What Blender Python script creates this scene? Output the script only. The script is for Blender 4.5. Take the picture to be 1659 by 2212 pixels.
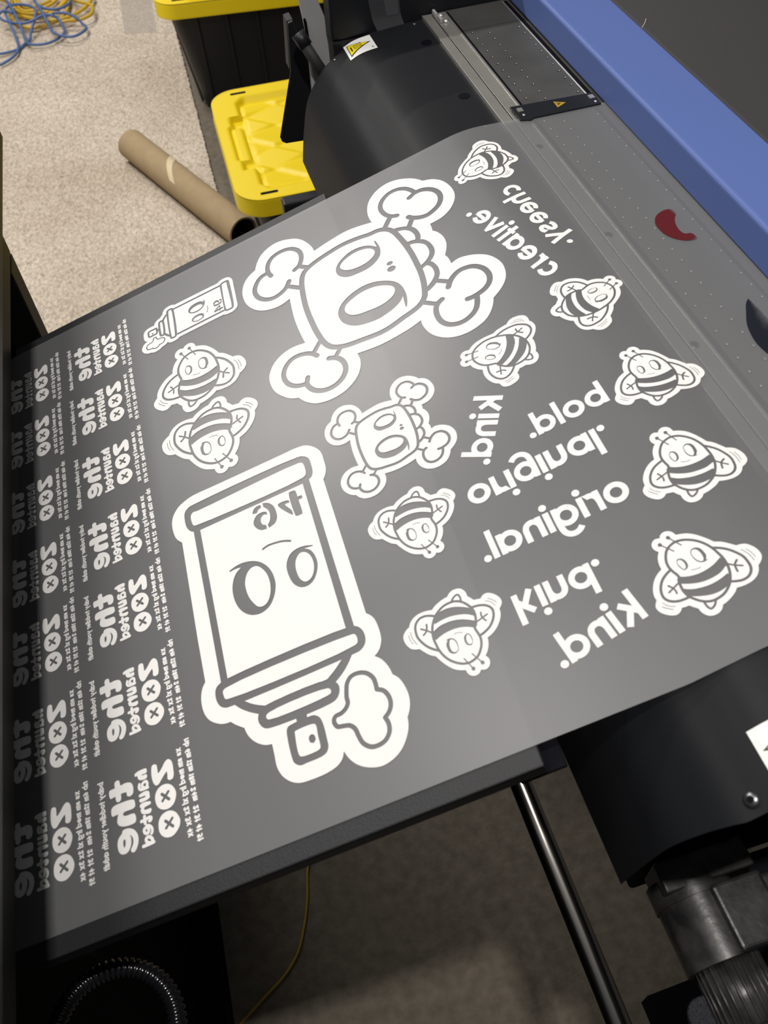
import bpy, bmesh, math, random
from mathutils import Vector, Matrix, geometry
import numpy as np
random.seed(7)
S = bpy.context.scene
for o in list(bpy.data.objects): bpy.data.objects.remove(o)
C = S.collection
PI = math.pi

# ------------------------------------------------------------------ camera
cam_d = bpy.data.cameras.new('camera'); cam = bpy.data.objects.new('camera', cam_d); C.objects.link(cam)
cam_d.sensor_fit = 'HORIZONTAL'; cam_d.sensor_width = 36.0
cam_d.lens = 1935.2062 / 1659 * 36.0
RW = ((0.96642677, -0.23083599, 0.11284526), (-0.25194673, -0.76517284, 0.5924807), (-0.05041974, -0.6010202, -0.79764188))
cm = Matrix.Identity(4)
for i in range(3):
    cm[i][0] = RW[i][0]; cm[i][1] = -RW[i][1]; cm[i][2] = -RW[i][2]
cm[0][3], cm[1][3], cm[2][3] = -0.12127, -0.50028, 1.5
cam.matrix_world = cm
cam_d.clip_start = 0.02
cam_d.dof.use_dof = True; cam_d.dof.focus_distance = 0.95; cam_d.dof.aperture_fstop = 15
S.camera = cam

# ------------------------------------------------------------------ light and exposure
wd = bpy.data.worlds.new('world'); S.world = wd; wd.use_nodes = True
bg = wd.node_tree.nodes['Background']; bg.inputs[1].default_value = 1.0
_tc = wd.node_tree.nodes.new('ShaderNodeTexCoord'); _sx = wd.node_tree.nodes.new('ShaderNodeSeparateXYZ'); _rp = wd.node_tree.nodes.new('ShaderNodeValToRGB')
wd.node_tree.links.new(_tc.outputs['Generated'], _sx.inputs[0]); wd.node_tree.links.new(_sx.outputs['Z'], _rp.inputs[0]); wd.node_tree.links.new(_rp.outputs[0], bg.inputs[0])
_e = _rp.color_ramp.elements; _e[0].position = 0.0; _e[0].color = (0.02, 0.02, 0.022, 1); _e[1].position = 1.0; _e[1].color = (0.20, 0.195, 0.19, 1)
_m = _e.new(0.45); _m.color = (0.040, 0.042, 0.048, 1)
_m = _e.new(0.70); _m.color = (0.08, 0.08, 0.08, 1)
_m = _e.new(0.88); _m.color = (0.16, 0.158, 0.155, 1)
def lamp(name, loc, target, sx, sy, watt, col):
    d = bpy.data.lights.new(name, 'AREA'); d.shape = 'RECTANGLE'; d.size = sx; d.size_y = sy; d.energy = watt; d.color = col
    o = bpy.data.objects.new(name, d); C.objects.link(o); o.location = loc
    o.rotation_euler = (Vector(target) - Vector(loc)).to_track_quat('-Z', 'Y').to_euler()
    return o
WARM = (1.0, 0.955, 0.90)
lamp('ceiling_spot_light', (-0.05, -0.46, 2.75), (-0.05, -0.46, 0), 0.11, 0.07, 20.5, WARM)
lamp('ceiling_tube_light', (-1.1, 2.1, 2.75), (-1.1, 2.1, 0), 1.25, 0.10, 50, WARM)
lamp('ceiling_tube_light', (-0.8, 4.6, 2.75), (-0.8, 4.6, 0), 1.25, 0.10, 47, WARM)
lamp('ceiling_panel_light', (-0.80, 0.42, 2.75), (-0.80, 0.42, 0), 0.50, 0.65, 10.5, WARM)
S.view_settings.view_transform = 'Standard'; S.view_settings.look = 'None'
S.view_settings.gamma = 1.0; S.view_settings.use_curve_mapping = False
S.view_settings.exposure = 0.22

# ------------------------------------------------------------------ frames
A18 = math.radians(18); c18, s18 = math.cos(A18), math.sin(A18)
TAB = Matrix(((c18, 0, -s18, 0), (0, 1, 0, 0), (s18, 0, c18, 0.96232739), (0, 0, 0, 1)))       # sloping table
RP = ((0.99936568, 0.03561242, 0.0), (-0.0356057, 0.99917733, -0.0194136), (-0.00069137, 0.01940128, 0.99981154))
PRI = Matrix(((RP[0][0], RP[1][0], RP[2][0], 0.18667947), (RP[0][1], RP[1][1], RP[2][1], 0.305), (RP[0][2], RP[1][2], RP[2][2], 1.00878849), (0, 0, 0, 1)))  # printer
PLN = (0.30830123, 0.01940128, 0.95109092); PLP = (0.1919, 0.305, -0.0135)
KS = 0.006
def film_z(X, Y):
    b = PLP[2] + 0.0012 - (PLN[0] * (X - PLP[0]) + PLN[1] * (Y - PLP[1])) / PLN[2]
    h = max(KS - abs(b), 0) / KS
    return min(0.0, b) - h * h * KS * 0.25

# ------------------------------------------------------------------ materials
def mat(name, col, rough=0.5, metal=0.0, spec=0.5, alpha=1.0, bump=None, vary=None, coat=0):
    m = bpy.data.materials.new(name); m.use_nodes = True; nt = m.node_tree; b = nt.nodes['Principled BSDF']
    b.inputs['Base Color'].default_value = (*col, 1); b.inputs['Roughness'].default_value = rough
    b.inputs['Metallic'].default_value = metal; b.inputs['Specular IOR Level'].default_value = spec
    b.inputs['Alpha'].default_value = alpha; b.inputs['Coat Weight'].default_value = coat
    tc = nt.nodes.new('ShaderNodeTexCoord')
    if vary:      # (scale, strength, darker colour)
        n = nt.nodes.new('ShaderNodeTexNoise'); n.inputs['Scale'].default_value = vary[0]; n.inputs['Detail'].default_value = 6
        nt.links.new(tc.outputs['Object'], n.inputs['Vector'])
        mx = nt.nodes.new('ShaderNodeMix'); mx.data_type = 'RGBA'
        mx.inputs[6].default_value = (*col, 1); mx.inputs[7].default_value = (*vary[2], 1)
        r = nt.nodes.new('ShaderNodeMapRange'); r.inputs[1].default_value = 0.5 - vary[1]; r.inputs[2].default_value = 0.5 + vary[1]
        nt.links.new(n.outputs[0], r.inputs[0]); nt.links.new(r.outputs[0], mx.inputs[0]); nt.links.new(mx.outputs[2], b.inputs['Base Color'])
    if bump:      # (scale, strength, distance)
        n = nt.nodes.new('ShaderNodeTexNoise'); n.inputs['Scale'].default_value = bump[0]; n.inputs['Detail'].default_value = 3
        nt.links.new(tc.outputs['Object'], n.inputs['Vector'])
        bp = nt.nodes.new('ShaderNodeBump'); bp.inputs['Strength'].default_value = bump[1]; bp.inputs['Distance'].default_value = bump[2]
        nt.links.new(n.outputs[0], bp.inputs['Height']); nt.links.new(bp.outputs[0], b.inputs['Normal'])
    return m
M = {}
M['film'] = mat('matte_clear_film', (0.242, 0.247, 0.256), 0.33, spec=0.75, alpha=0.54)
M['ink'] = mat('white_ink', (0.83, 0.82, 0.81), 0.65, spec=0.2)
M['powder'] = mat('black_powder_coat', (0.022, 0.023, 0.026), 0.50, spec=0.35, bump=(900, 0.5, 0.0006))
M['guide'] = mat('satin_black_metal', (0.010, 0.011, 0.0135), 0.55, spec=0.2, bump=(1500, 0.15, 0.0003))
M['black'] = mat('black_plastic', (0.010, 0.011, 0.014), 0.45, spec=0.35)
M['hole'] = mat('dark_recess', (0.003, 0.003, 0.006), 0.7, spec=0.1)
M['alu'] = mat('worn_aluminium', (0.13, 0.13, 0.127), 0.5, 0.55, vary=(25, 0.25, (0.095, 0.095, 0.09)), bump=(400, 0.08, 0.0003))
M['alu_bright'] = mat('bright_aluminium', (0.62, 0.61, 0.58), 0.35, 0.8)
M['chrome'] = mat('polished_steel', (0.58, 0.55, 0.51), 0.20, 1.0)
M['grey_paint'] = mat('light_grey_paint', (0.42, 0.42, 0.42), 0.45, vary=(30, 0.3, (0.38, 0.38, 0.39)))
M['blue'] = mat('blue_cover_plastic', (0.100, 0.155, 0.40), 0.5, spec=0.3, bump=(800, 0.08, 0.0004))
M['lid_black'] = mat('dark_grey_plastic', (0.028, 0.027, 0.028), 0.6, spec=0.3, bump=(1200, 0.2, 0.0004))
M['tub'] = mat('black_tote_plastic', (0.014, 0.015, 0.018), 0.42, spec=0.4, bump=(60, 0.1, 0.002))
M['yellow'] = mat('yellow_lid_plastic', (0.80, 0.60, 0.006), 0.42, spec=0.4)
M['kraft'] = mat('kraft_board', (0.40, 0.30, 0.175), 0.75, spec=0.2, vary=(40, 0.3, (0.345, 0.255, 0.15)))
M['tape'] = mat('masking_tape', (0.66, 0.56, 0.36), 0.6, spec=0.2)
M['white'] = mat('label_white', (0.86, 0.86, 0.85), 0.4)
M['label_yellow'] = mat('label_yellow', (0.92, 0.74, 0.012), 0.4)
M['label_black'] = mat('label_black', (0.012, 0.012, 0.012), 0.45)
M['label_dull'] = mat('label_amber', (0.40, 0.26, 0.02), 0.5)
M['screw'] = mat('dark_screw_steel', (0.16, 0.16, 0.17), 0.3, 0.9)
M['shaker'] = mat('dark_grey_enamel', (0.050, 0.048, 0.048), 0.5, spec=0.35, bump=(700, 0.15, 0.0004))
M['cord_yellow'] = mat('yellow_cord_jacket', (0.56, 0.36, 0.02), 0.5)
M['cord_blue'] = mat('blue_cable_jacket', (0.065, 0.125, 0.30), 0.5)
M['wire_yellow'] = mat('thin_yellow_jacket', (0.42, 0.26, 0.02), 0.5)
M['clear'] = mat('clear_tape', (0.30, 0.31, 0.33), 0.15, spec=0.5, alpha=0.11)
M['sheet'] = mat('clear_plastic_sheet', (0.52, 0.47, 0.42), 0.4, spec=0.4, alpha=0.40)
M['scuffed'] = mat('scuffed_black_nylon', (0.014, 0.014, 0.015), 0.36, spec=0.5, vary=(60, 0.14, (0.045, 0.043, 0.041)), bump=(150, 0.3, 0.0008))
M['felt'] = mat('speckled_black_board', (0.010, 0.011, 0.014), 0.8, spec=0.2, vary=(900, 0.12, (0.035, 0.037, 0.045)))
M['rail'] = mat('rail_aluminium', (0.33, 0.325, 0.30), 0.45, 0.45, vary=(30, 0.3, (0.25, 0.245, 0.225)))
M['ribbed'] = mat('glossy_black_conduit', (0.008, 0.008, 0.010), 0.16, spec=0.6)
M['hair'] = mat('pale_fibre', (0.55, 0.52, 0.48), 0.6)
def carpet_mat():
    m = bpy.data.materials.new('loop_pile_carpet'); m.use_nodes = True; nt = m.node_tree; b = nt.nodes['Principled BSDF']
    b.inputs['Roughness'].default_value = 0.95; b.inputs['Specular IOR Level'].default_value = 0.1
    tc = nt.nodes.new('ShaderNodeTexCoord'); mp = nt.nodes.new('ShaderNodeMapping'); mp.inputs['Scale'].default_value = (1.6, 1, 1); mp.inputs['Rotation'].default_value = (0, 0, 0.35)
    nt.links.new(tc.outputs['Object'], mp.inputs[0])
    v = nt.nodes.new('ShaderNodeTexNoise'); v.inputs['Scale'].default_value = 75; v.inputs['Detail'].default_value = 3; v.inputs['Distortion'].default_value = 0.8; nt.links.new(mp.outputs[0], v.inputs['Vector'])
    n = nt.nodes.new('ShaderNodeTexNoise'); n.inputs['Scale'].default_value = 2.2; n.inputs['Detail'].default_value = 7; nt.links.new(tc.outputs['Object'], n.inputs['Vector'])
    r = nt.nodes.new('ShaderNodeValToRGB'); e = r.color_ramp.elements
    e[0].position = 0.28; e[0].color = (0.40, 0.34, 0.27, 1); e[1].position = 0.60; e[1].color = (0.70, 0.615, 0.51, 1)
    nt.links.new(v.outputs[0], r.inputs[0])
    mx = nt.nodes.new('ShaderNodeMix'); mx.data_type = 'RGBA'; mx.blend_type = 'MULTIPLY'; mx.inputs[0].default_value = 1
    r2 = nt.nodes.new('ShaderNodeValToRGB'); e = r2.color_ramp.elements; e[0].position = 0.33; e[0].color = (0.80, 0.77, 0.74, 1); e[1].position = 0.62; e[1].color = (1, 1, 1, 1)
    nt.links.new(n.outputs[0], r2.inputs[0]); nt.links.new(r.outputs[0], mx.inputs[6]); nt.links.new(r2.outputs[0], mx.inputs[7])
    sp = nt.nodes.new('ShaderNodeTexVoronoi'); sp.inputs['Scale'].default_value = 9; nt.links.new(tc.outputs['Object'], sp.inputs['Vector'])
    rs = nt.nodes.new('ShaderNodeMapRange'); rs.inputs[1].default_value = 0.03; rs.inputs[2].default_value = 0.07; rs.inputs[3].default_value = 0.45; rs.inputs[4].default_value = 1.0
    nt.links.new(sp.outputs['Distance'], rs.inputs[0])
    m2 = nt.nodes.new('ShaderNodeMix'); m2.data_type = 'RGBA'; m2.blend_type = 'MULTIPLY'; m2.inputs[0].default_value = 0.8
    nt.links.new(mx.outputs[2], m2.inputs[6]); nt.links.new(rs.outputs[0], m2.inputs[7]); nt.links.new(m2.outputs[2], b.inputs['Base Color'])
    wv = nt.nodes.new('ShaderNodeTexNoise'); wv.inputs['Scale'].default_value = 30; wv.inputs['Detail'].default_value = 2; wv.inputs['Distortion'].default_value = 2.5; nt.links.new(mp.outputs[0], wv.inputs['Vector'])
    ad = nt.nodes.new('ShaderNodeMath'); ad.operation = 'MULTIPLY_ADD'; ad.inputs[1].default_value = 1.2; nt.links.new(wv.outputs[0], ad.inputs[0]); nt.links.new(v.outputs[0], ad.inputs[2])
    bp = nt.nodes.new('ShaderNodeBump'); bp.inputs['Strength'].default_value = 0.7; bp.inputs['Distance'].default_value = 0.008
    nt.links.new(ad.outputs[0], bp.inputs['Height']); nt.links.new(bp.outputs[0], b.inputs['Normal'])
    return m
M['carpet'] = carpet_mat()
M['floor'] = mat('stained_concrete', (0.18, 0.155, 0.12), 0.75, spec=0.2, vary=(55, 0.22, (0.115, 0.098, 0.076)), bump=(160, 0.4, 0.002))

# ------------------------------------------------------------------ mesh helpers
def new(name, verts, faces, m, parent=None, smooth=False, mw=None):
    me = bpy.data.meshes.new(name); me.from_pydata([tuple(v) for v in verts], [], faces); me.update()
    o = bpy.data.objects.new(name, me); C.objects.link(o); me.materials.append(m if not isinstance(m, str) else M[m])
    if smooth:
        for p in me.polygons: p.use_smooth = True
    if parent is not None: o.parent = parent
    if mw is not None: o.matrix_world = mw
    return o
def tag(o, label, cat=None, group=None, kind=None):
    if label: o['label'] = label
    if cat: o['category'] = cat
    if group: o['group'] = group
    if kind: o['kind'] = kind
    return o
def thing(name, mw, label, cat, group=None):
    o = bpy.data.objects.new(name, None); C.objects.link(o); o.empty_display_size = 0.05
    o.matrix_world = mw; return tag(o, label, cat, group)
class G:
    """collects geometry for one mesh"""
    def __init__(s): s.v = []; s.f = []
    def add(s, v, f):
        k = len(s.v); s.v += [tuple(p) for p in v]; s.f += [tuple(i + k for i in q) for q in f]; return s
    def box(s, x0, x1, y0, y1, z0, z1, b=0.0):
        if b <= 0:
            return s.add([(x, y, z) for z in (z0, z1) for y in (y0, y1) for x in (x0, x1)], [(0, 2, 3, 1), (4, 5, 7, 6), (0, 1, 5, 4), (2, 6, 7, 3), (0, 4, 6, 2), (1, 3, 7, 5)])
        bm = bmesh.new(); bmesh.ops.create_cube(bm, size=1)
        for q in bm.verts: q.co = Vector(((x0 + x1) / 2 + q.co.x * (x1 - x0), (y0 + y1) / 2 + q.co.y * (y1 - y0), (z0 + z1) / 2 + q.co.z * (z1 - z0)))
        bmesh.ops.bevel(bm, geom=bm.edges[:], offset=b, segments=3, affect='EDGES', profile=0.5)
        bm.verts.index_update(); s.add([q.co for q in bm.verts], [[q.index for q in f.verts] for f in bm.faces]); bm.free(); return s
    def prism(s, pts, d, axis='z', z0=0.0):
        """polygon pts extruded from z0 to z0+d along an axis: pts are the other two coordinates"""
        n = len(pts)
        def P(p, h): return (p[0], p[1], h) if axis == 'z' else ((p[0], h, p[1]) if axis == 'y' else (h, p[0], p[1]))
        return s.add([P(p, z0) for p in pts] + [P(p, z0 + d) for p in pts], [tuple(range(n))[::-1], tuple(range(n, 2 * n))] + [(i, (i + 1) % n, n + (i + 1) % n, n + i) for i in range(n)])
    def cyl(s, p, q, r, n=24, r2=None, cap=True):
        p, q = Vector(p), Vector(q); d = (q - p).normalized(); a = d.orthogonal().normalized(); b = d.cross(a); r2 = r if r2 is None else r2
        ring = lambda c, rr: [c + rr * (math.cos(2 * PI * i / n) * a + math.sin(2 * PI * i / n) * b) for i in range(n)]
        f = [(i, (i + 1) % n, n + (i + 1) % n, n + i) for i in range(n)]
        if cap: f += [tuple(range(n))[::-1], tuple(range(n, 2 * n))]
        return s.add(ring(p, r) + ring(q, r2), f)
    def tube(s, pts, r, n=8, closed=False, cap=True):
        P = [Vector(p) for p in pts]; m = len(P); rr = r if callable(r) else (lambda i: r)
        up = None; v = []
        for i in range(m):
            t = (P[(i + 1) % m] - P[i - 1]) if closed else (P[min(i + 1, m - 1)] - P[max(i - 1, 0)])
            t.normalize()
            a = t.orthogonal() if up is None else up - t * up.dot(t)
            a.normalize(); up = a; b = t.cross(a)
            v += [P[i] + rr(i) * (math.cos(2 * PI * k / n) * a + math.sin(2 * PI * k / n) * b) for k in range(n)]
        f = []
        for i in range(m if closed else m - 1):
            j = (i + 1) % m
            f += [(i * n + k, i * n + (k + 1) % n, j * n + (k + 1) % n, j * n + k) for k in range(n)]
        if not closed and cap: f += [tuple(range(n))[::-1], tuple(range((m - 1) * n, m * n))]
        return s.add(v, f)
    def disc(s, c, r, n=20, nx=(1, 0, 0), ny=(0, 1, 0), ry=None):
        c = Vector(c); nx = Vector(nx); ny = Vector(ny); ry = r if ry is None else ry
        return s.add([c + r * math.cos(2 * PI * i / n) * nx + ry * math.sin(2 * PI * i / n) * ny for i in range(n)], [tuple(range(n))])
    def dome(s, c, r, h, n=16, m=4, nx=(1, 0, 0), ny=(0, 1, 0), nz=(0, 0, 1)):
        c, nx, ny, nz = Vector(c), Vector(nx), Vector(ny), Vector(nz); v = []; f = []
        for j in range(m):
            a = PI / 2 * j / m
            v += [c + r * math.cos(a) * (math.cos(2 * PI * i / n) * nx + math.sin(2 * PI * i / n) * ny) + h * math.sin(a) * nz for i in range(n)]
        v.append(c + h * nz)
        for j in range(m - 1): f += [(j * n + i, j * n + (i + 1) % n, (j + 1) * n + (i + 1) % n, (j + 1) * n + i) for i in range(n)]
        f += [((m - 1) * n + i, (m - 1) * n + (i + 1) % n, m * n) for i in range(n)]
        return s.add(v, f)
    def grid(s, nu, nv, fn):
        return s.add([fn(i / nu, j / nv) for j in range(nv + 1) for i in range(nu + 1)], [(j * (nu + 1) + i, j * (nu + 1) + i + 1, (j + 1) * (nu + 1) + i + 1, (j + 1) * (nu + 1) + i) for j in range(nv) for i in range(nu)])
    def obj(s, name, m, parent=None, smooth=False, mw=None): return new(name, s.v, s.f, m, parent, smooth, mw)
def bevel(o, w, seg=2):
    md = o.modifiers.new('bevel', 'BEVEL'); md.width = w; md.segments = seg; md.limit_method = 'ANGLE'; md.angle_limit = 0.6; return o
def solid(o, t, off=-1):
    md = o.modifiers.new('solid', 'SOLIDIFY'); md.thickness = t; md.offset = off; return o
def catmull(P, closed, n=5):
    """smooth polyline; a point with a third value is a corner"""
    m = len(P); out = []
    for i in range(m if closed else m - 1):
        p1, p2 = P[i], P[(i + 1) % m]
        p0 = P[i - 1] if (closed or i > 0) else p1
        p3 = P[(i + 2) % m] if (closed or i + 2 < m) else p2
        if len(p1) > 2: p0 = p1
        if len(p2) > 2: p3 = p2
        d = math.hypot(p2[0] - p1[0], p2[1] - p1[1])
        def tan(a, b, c):
            da = math.hypot(b[0] - a[0], b[1] - a[1]) ** .5; db = math.hypot(c[0] - b[0], c[1] - b[1]) ** .5
            if da < 1e-6 or db < 1e-6: return None
            return [((b[k] - a[k]) / da - (c[k] - a[k]) / (da + db) + (c[k] - b[k]) / db) for k in (0, 1)], da, db
        db = d ** .5
        t1 = tan(p0, p1, p2); t2 = tan(p1, p2, p3)
        m1 = [q * db for q in t1[0]] if t1 else None
        m2 = [q * db for q in t2[0]] if t2 else None
        if m1 is None and m2 is None: m1 = m2 = [p2[k] - p1[k] for k in (0, 1)]
        elif m1 is None: m1 = [1.5 * (p2[k] - p1[k]) - .5 * m2[k] for k in (0, 1)]
        elif m2 is None: m2 = [1.5 * (p2[k] - p1[k]) - .5 * m1[k] for k in (0, 1)]
        for j in range(n):
            t = j / n; h1 = 2 * t**3 - 3 * t**2 + 1; h2 = -2 * t**3 + 3 * t**2; h3 = t**3 - 2 * t**2 + t; h4 = t**3 - t**2
            out.append(tuple(h1 * p1[k] + h2 * p2[k] + h3 * m1[k] + h4 * m2[k] for k in (0, 1)))
    if not closed: out.append(tuple(P[-1][:2]))
    return out

# ------------------------------------------------------------------ flat artwork: layers painted in order, white areas kept
def outline(P, w, cap, closed):
    P = np.array(P); n = len(P)
    if closed: T = np.roll(P, -1, 0) - np.roll(P, 1, 0)
    else: T = np.gradient(P, axis=0)
    T /= np.linalg.norm(T, axis=1)[:, None] + 1e-9
    N = np.c_[-T[:, 1], T[:, 0]]; L = P + N * w / 2; R = P - N * w / 2
    if closed: return [L, R]
    def arc(c, t):
        a0 = math.atan2(t[1], t[0]); return [c + w / 2 * np.array((math.cos(a0 + a), math.sin(a0 + a))) for a in np.linspace(PI / 2, -PI / 2, 7)[1:-1]]
    e = arc(P[-1], T[-1]) if cap else []; b = arc(P[0], -T[0]) if cap else []
    return [np.array(list(L) + e + list(R[::-1]) + b)]
def inside(Q, poly):
    x, y = Q[:, 0], Q[:, 1]; r = np.zeros(len(Q), bool); px, py = poly[:, 0], poly[:, 1]; j = len(poly) - 1
    for i in range(len(poly)):
        c = ((py[i] > y) != (py[j] > y)); dy = py[j] - py[i]
        if dy != 0: r ^= c & (x < (px[j] - px[i]) * (y - py[i]) / dy + px[i])
        j = i
    return r
def near(Q, P, w, cap, closed):
    d = np.full(len(Q), 1e9); n = len(P)
    for i in range(n if closed else n - 1):
        a, b = P[i], P[(i + 1) % n]; ab = b - a; L = ab @ ab
        if L < 1e-12: continue
        t = ((Q - a) @ ab) / L
        bad = np.zeros(len(Q), bool)
        if not cap and not closed:
            if i == 0: bad |= t < 0
            if i == n - 2: bad |= t > 1
        t = np.clip(t, 0, 1); q = np.hypot(*(Q - (a + t[:, None] * ab)).T); q[bad] = 1e9; d = np.minimum(d, q)
    return d <= w / 2 * 1.0001
def art(layers, nsub=5):
    """-> flat (verts, tris) of the white areas, in the layers' own unit"""
    V, E, tests = [], [], []
    def loop(P, closed=True):
        k = len(V); n = len(P); V.extend(Vector((float(p[0]), float(p[1]))) for p in P)
        E.extend((k + i, k + (i + 1) % n) for i in range(n if closed else n - 1))
    for L in layers:
        kind, P, sm = L[0], L[1], L[2]
        closed = kind in ('w', 'd') or (len(L) > 5 and L[5])
        Q = catmull(P, closed, nsub) if sm else [tuple(p[:2]) for p in P]
        # drop repeated points
        R = [Q[0]]
        for q in Q[1:]:
            if math.hypot(q[0] - R[-1][0], q[1] - R[-1][1]) > 1e-3: R.append(q)
        Q = np.array(R)
        if kind in ('w', 'd'): loop(Q); tests.append((kind, 'p', Q))
        else:
            for o in outline(Q, L[3], L[4], closed): loop(o)
            tests.append((kind[1], 's', Q, L[3], L[4], closed))
    vo, eo, fo, *_ = geometry.delaunay_2d_cdt(V, E, [], 0, 1e-4)
    vo = np.array([tuple(v) for v in vo]); fo = np.array([tuple(f) for f in fo if len(f) == 3])
    cen = vo[fo].mean(1); white = np.zeros(len(fo), bool)
    for t in tests:
        m = inside(cen, t[2]) if t[1] == 'p' else near(cen, t[2], t[3], t[4], t[5])
        white[m] = (t[0] == 'w')
    fo = fo[white]; use = np.unique(fo); re = {u: i for i, u in enumerate(use)}
    return vo[use], [tuple(re[i] for i in f) for f in fo]
# ------------------------------------------------------------------ letter shapes (unit = x-height)
def arc(cx, cy, r, a0, a1, n=22, ry=None): return [(cx + r * math.cos(math.radians(a0 + (a1 - a0) * i / n)), cy + (ry or r) * math.sin(math.radians(a0 + (a1 - a0) * i / n))) for i in range(n + 1)]
RING = ('r', arc(.51, .5, .38, 0, 360, 28)[:-1]); AR = [(.13, .42), (.16, .66), (.29, .83), (.47, .87), (.65, .80), (.75, .62), (.76, .42), (.76, 0)]
st = lambda x, a, b: ('l', [(x, a), (x, b)])
GL = {'o': ([RING], 1.02), 'a': ([RING, st(.89, 0, 1)], 1.02), 'd': ([RING, st(.89, 0, 1.42)], 1.02), 'b': ([RING, st(.13, 0, 1.42)], 1.02),
      'c': ([('l', arc(.51, .5, .38, 50, 310))], .93), 'e': ([('l', arc(.51, .5, .38, 0, 318)), ('b', [(.2, .49), (.97, .49)])], 1.02),
      'g': ([RING, ('c', [(.89, 1, 1), (.89, .02), (.84, -.22), (.70, -.38), (.5, -.44), (.29, -.39), (.12, -.24)])], 1.02),
      'r': ([st(.13, 0, 1), ('c', [(.13, .42), (.18, .70), (.33, .85), (.55, .86)])], .60), 'n': ([st(.13, 0, 1), ('c', AR)], .89), 'h': ([st(.13, 0, 1.42), ('c', AR)], .89),
      'm': ([st(.13, 0, 1), ('c', [(.13, .5), (.2, .8), (.38, .87), (.55, .75), (.58, .45), (.58, 0)]), ('c', [(.58, .5), (.66, .8), (.84, .87), (1.0, .75), (1.03, .45), (1.03, 0)])], 1.16),
      'u': ([('c', [(.13, 1), (.13, .55), (.17, .3), (.32, .15), (.5, .14), (.68, .25), (.76, .5)]), st(.76, 0, 1)], .89),
      'i': ([st(.13, 0, 1), ('d', (.13, 1.27))], .26), 'l': ([st(.13, 0, 1.42)], .26), '.': ([('d', (.15, .15))], .3),
      'k': ([st(.13, 0, 1.42), ('l', [(.16, .40), (.72, 1.0)]), ('l', [(.40, .62), (.80, 0)])], .92),
      's': ([('c', [(.70, .78), (.57, .87), (.40, .88), (.24, .79), (.25, .62), (.43, .53), (.60, .46), (.70, .33), (.64, .17), (.45, .12), (.28, .13), (.13, .24)])], .82),
      't': ([st(.27, 0, 1.3), ('b', [(.0, .89), (.54, .89)])], .54), 'v': ([('l', [(.11, 1), (.46, .10)]), ('l', [(.81, 1), (.46, .10)]), ('l', [(.36, .11), (.56, .11)])], .92),
      'y': ([('l', [(.11, 1), (.52, .10)]), ('l', [(.90, 1), (.34, -.42)])], 1.0), 'x': ([('l', [(.1, 1), (.75, 0)]), ('l', [(.75, 1), (.1, 0)])], .85),
      '1': ([('l', [(.05, 1.02), (.28, 1.25), (.28, 0)])], .45), '2': ([('c', [(.1, .95), (.2, 1.17), (.42, 1.2), (.58, 1.0), (.5, .7), (.1, .13, 1), (.72, .13)])], .82),
      '3': ([('c', [(.1, 1.12), (.35, 1.22), (.58, 1.02), (.5, .78), (.28, .7, 1), (.55, .62), (.65, .35), (.45, .12), (.1, .18)])], .78),
      '4': ([('l', [(.55, 0), (.55, 1.25), (.08, .42), (.80, .42)])], .86), '5': ([('c', [(.66, 1.2, 1), (.2, 1.2, 1), (.15, .75, 1), (.42, .82), (.65, .55), (.55, .22), (.12, .15)])], .8),
      '6': ([('c', [(.58, 1.22), (.28, .95), (.13, .5)]), ('r', arc(.42, .4, .28, 0, 360, 16)[:-1])], .82), '8': ([('r', arc(.4, .38, .27, 0, 360, 16)[:-1]), ('r', arc(.4, .97, .22, 0, 360, 16)[:-1])], .8)}
def text_layers(s, w, gap, fn, cap=0, space=.45, k=1.0):
    """fn maps text units to the target plane, k = scale of stroke width"""
    x = 0; L = []; last = 0
    for ch in s:
        if ch == ' ': x += space; continue
        g, adv = GL[ch]
        for kind, P in g:
            if kind == 'd':
                P = arc(P[0], P[1], .165, 0, 360, 20)[:-1]; L.append(['w', [fn(x + p[0], p[1]) for p in P], 0]); last = x + .15; continue
            Q = [tuple(fn(x + p[0], p[1])) + tuple(p[2:]) for p in P]
            ww = (w * .8 if kind == 'b' else w) * k
            L.append(['sw', Q, 1 if kind == 'c' else 0, ww, cap, 1 if kind == 'r' else 0])
        x += adv + gap
    return L, x - gap, last

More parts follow.
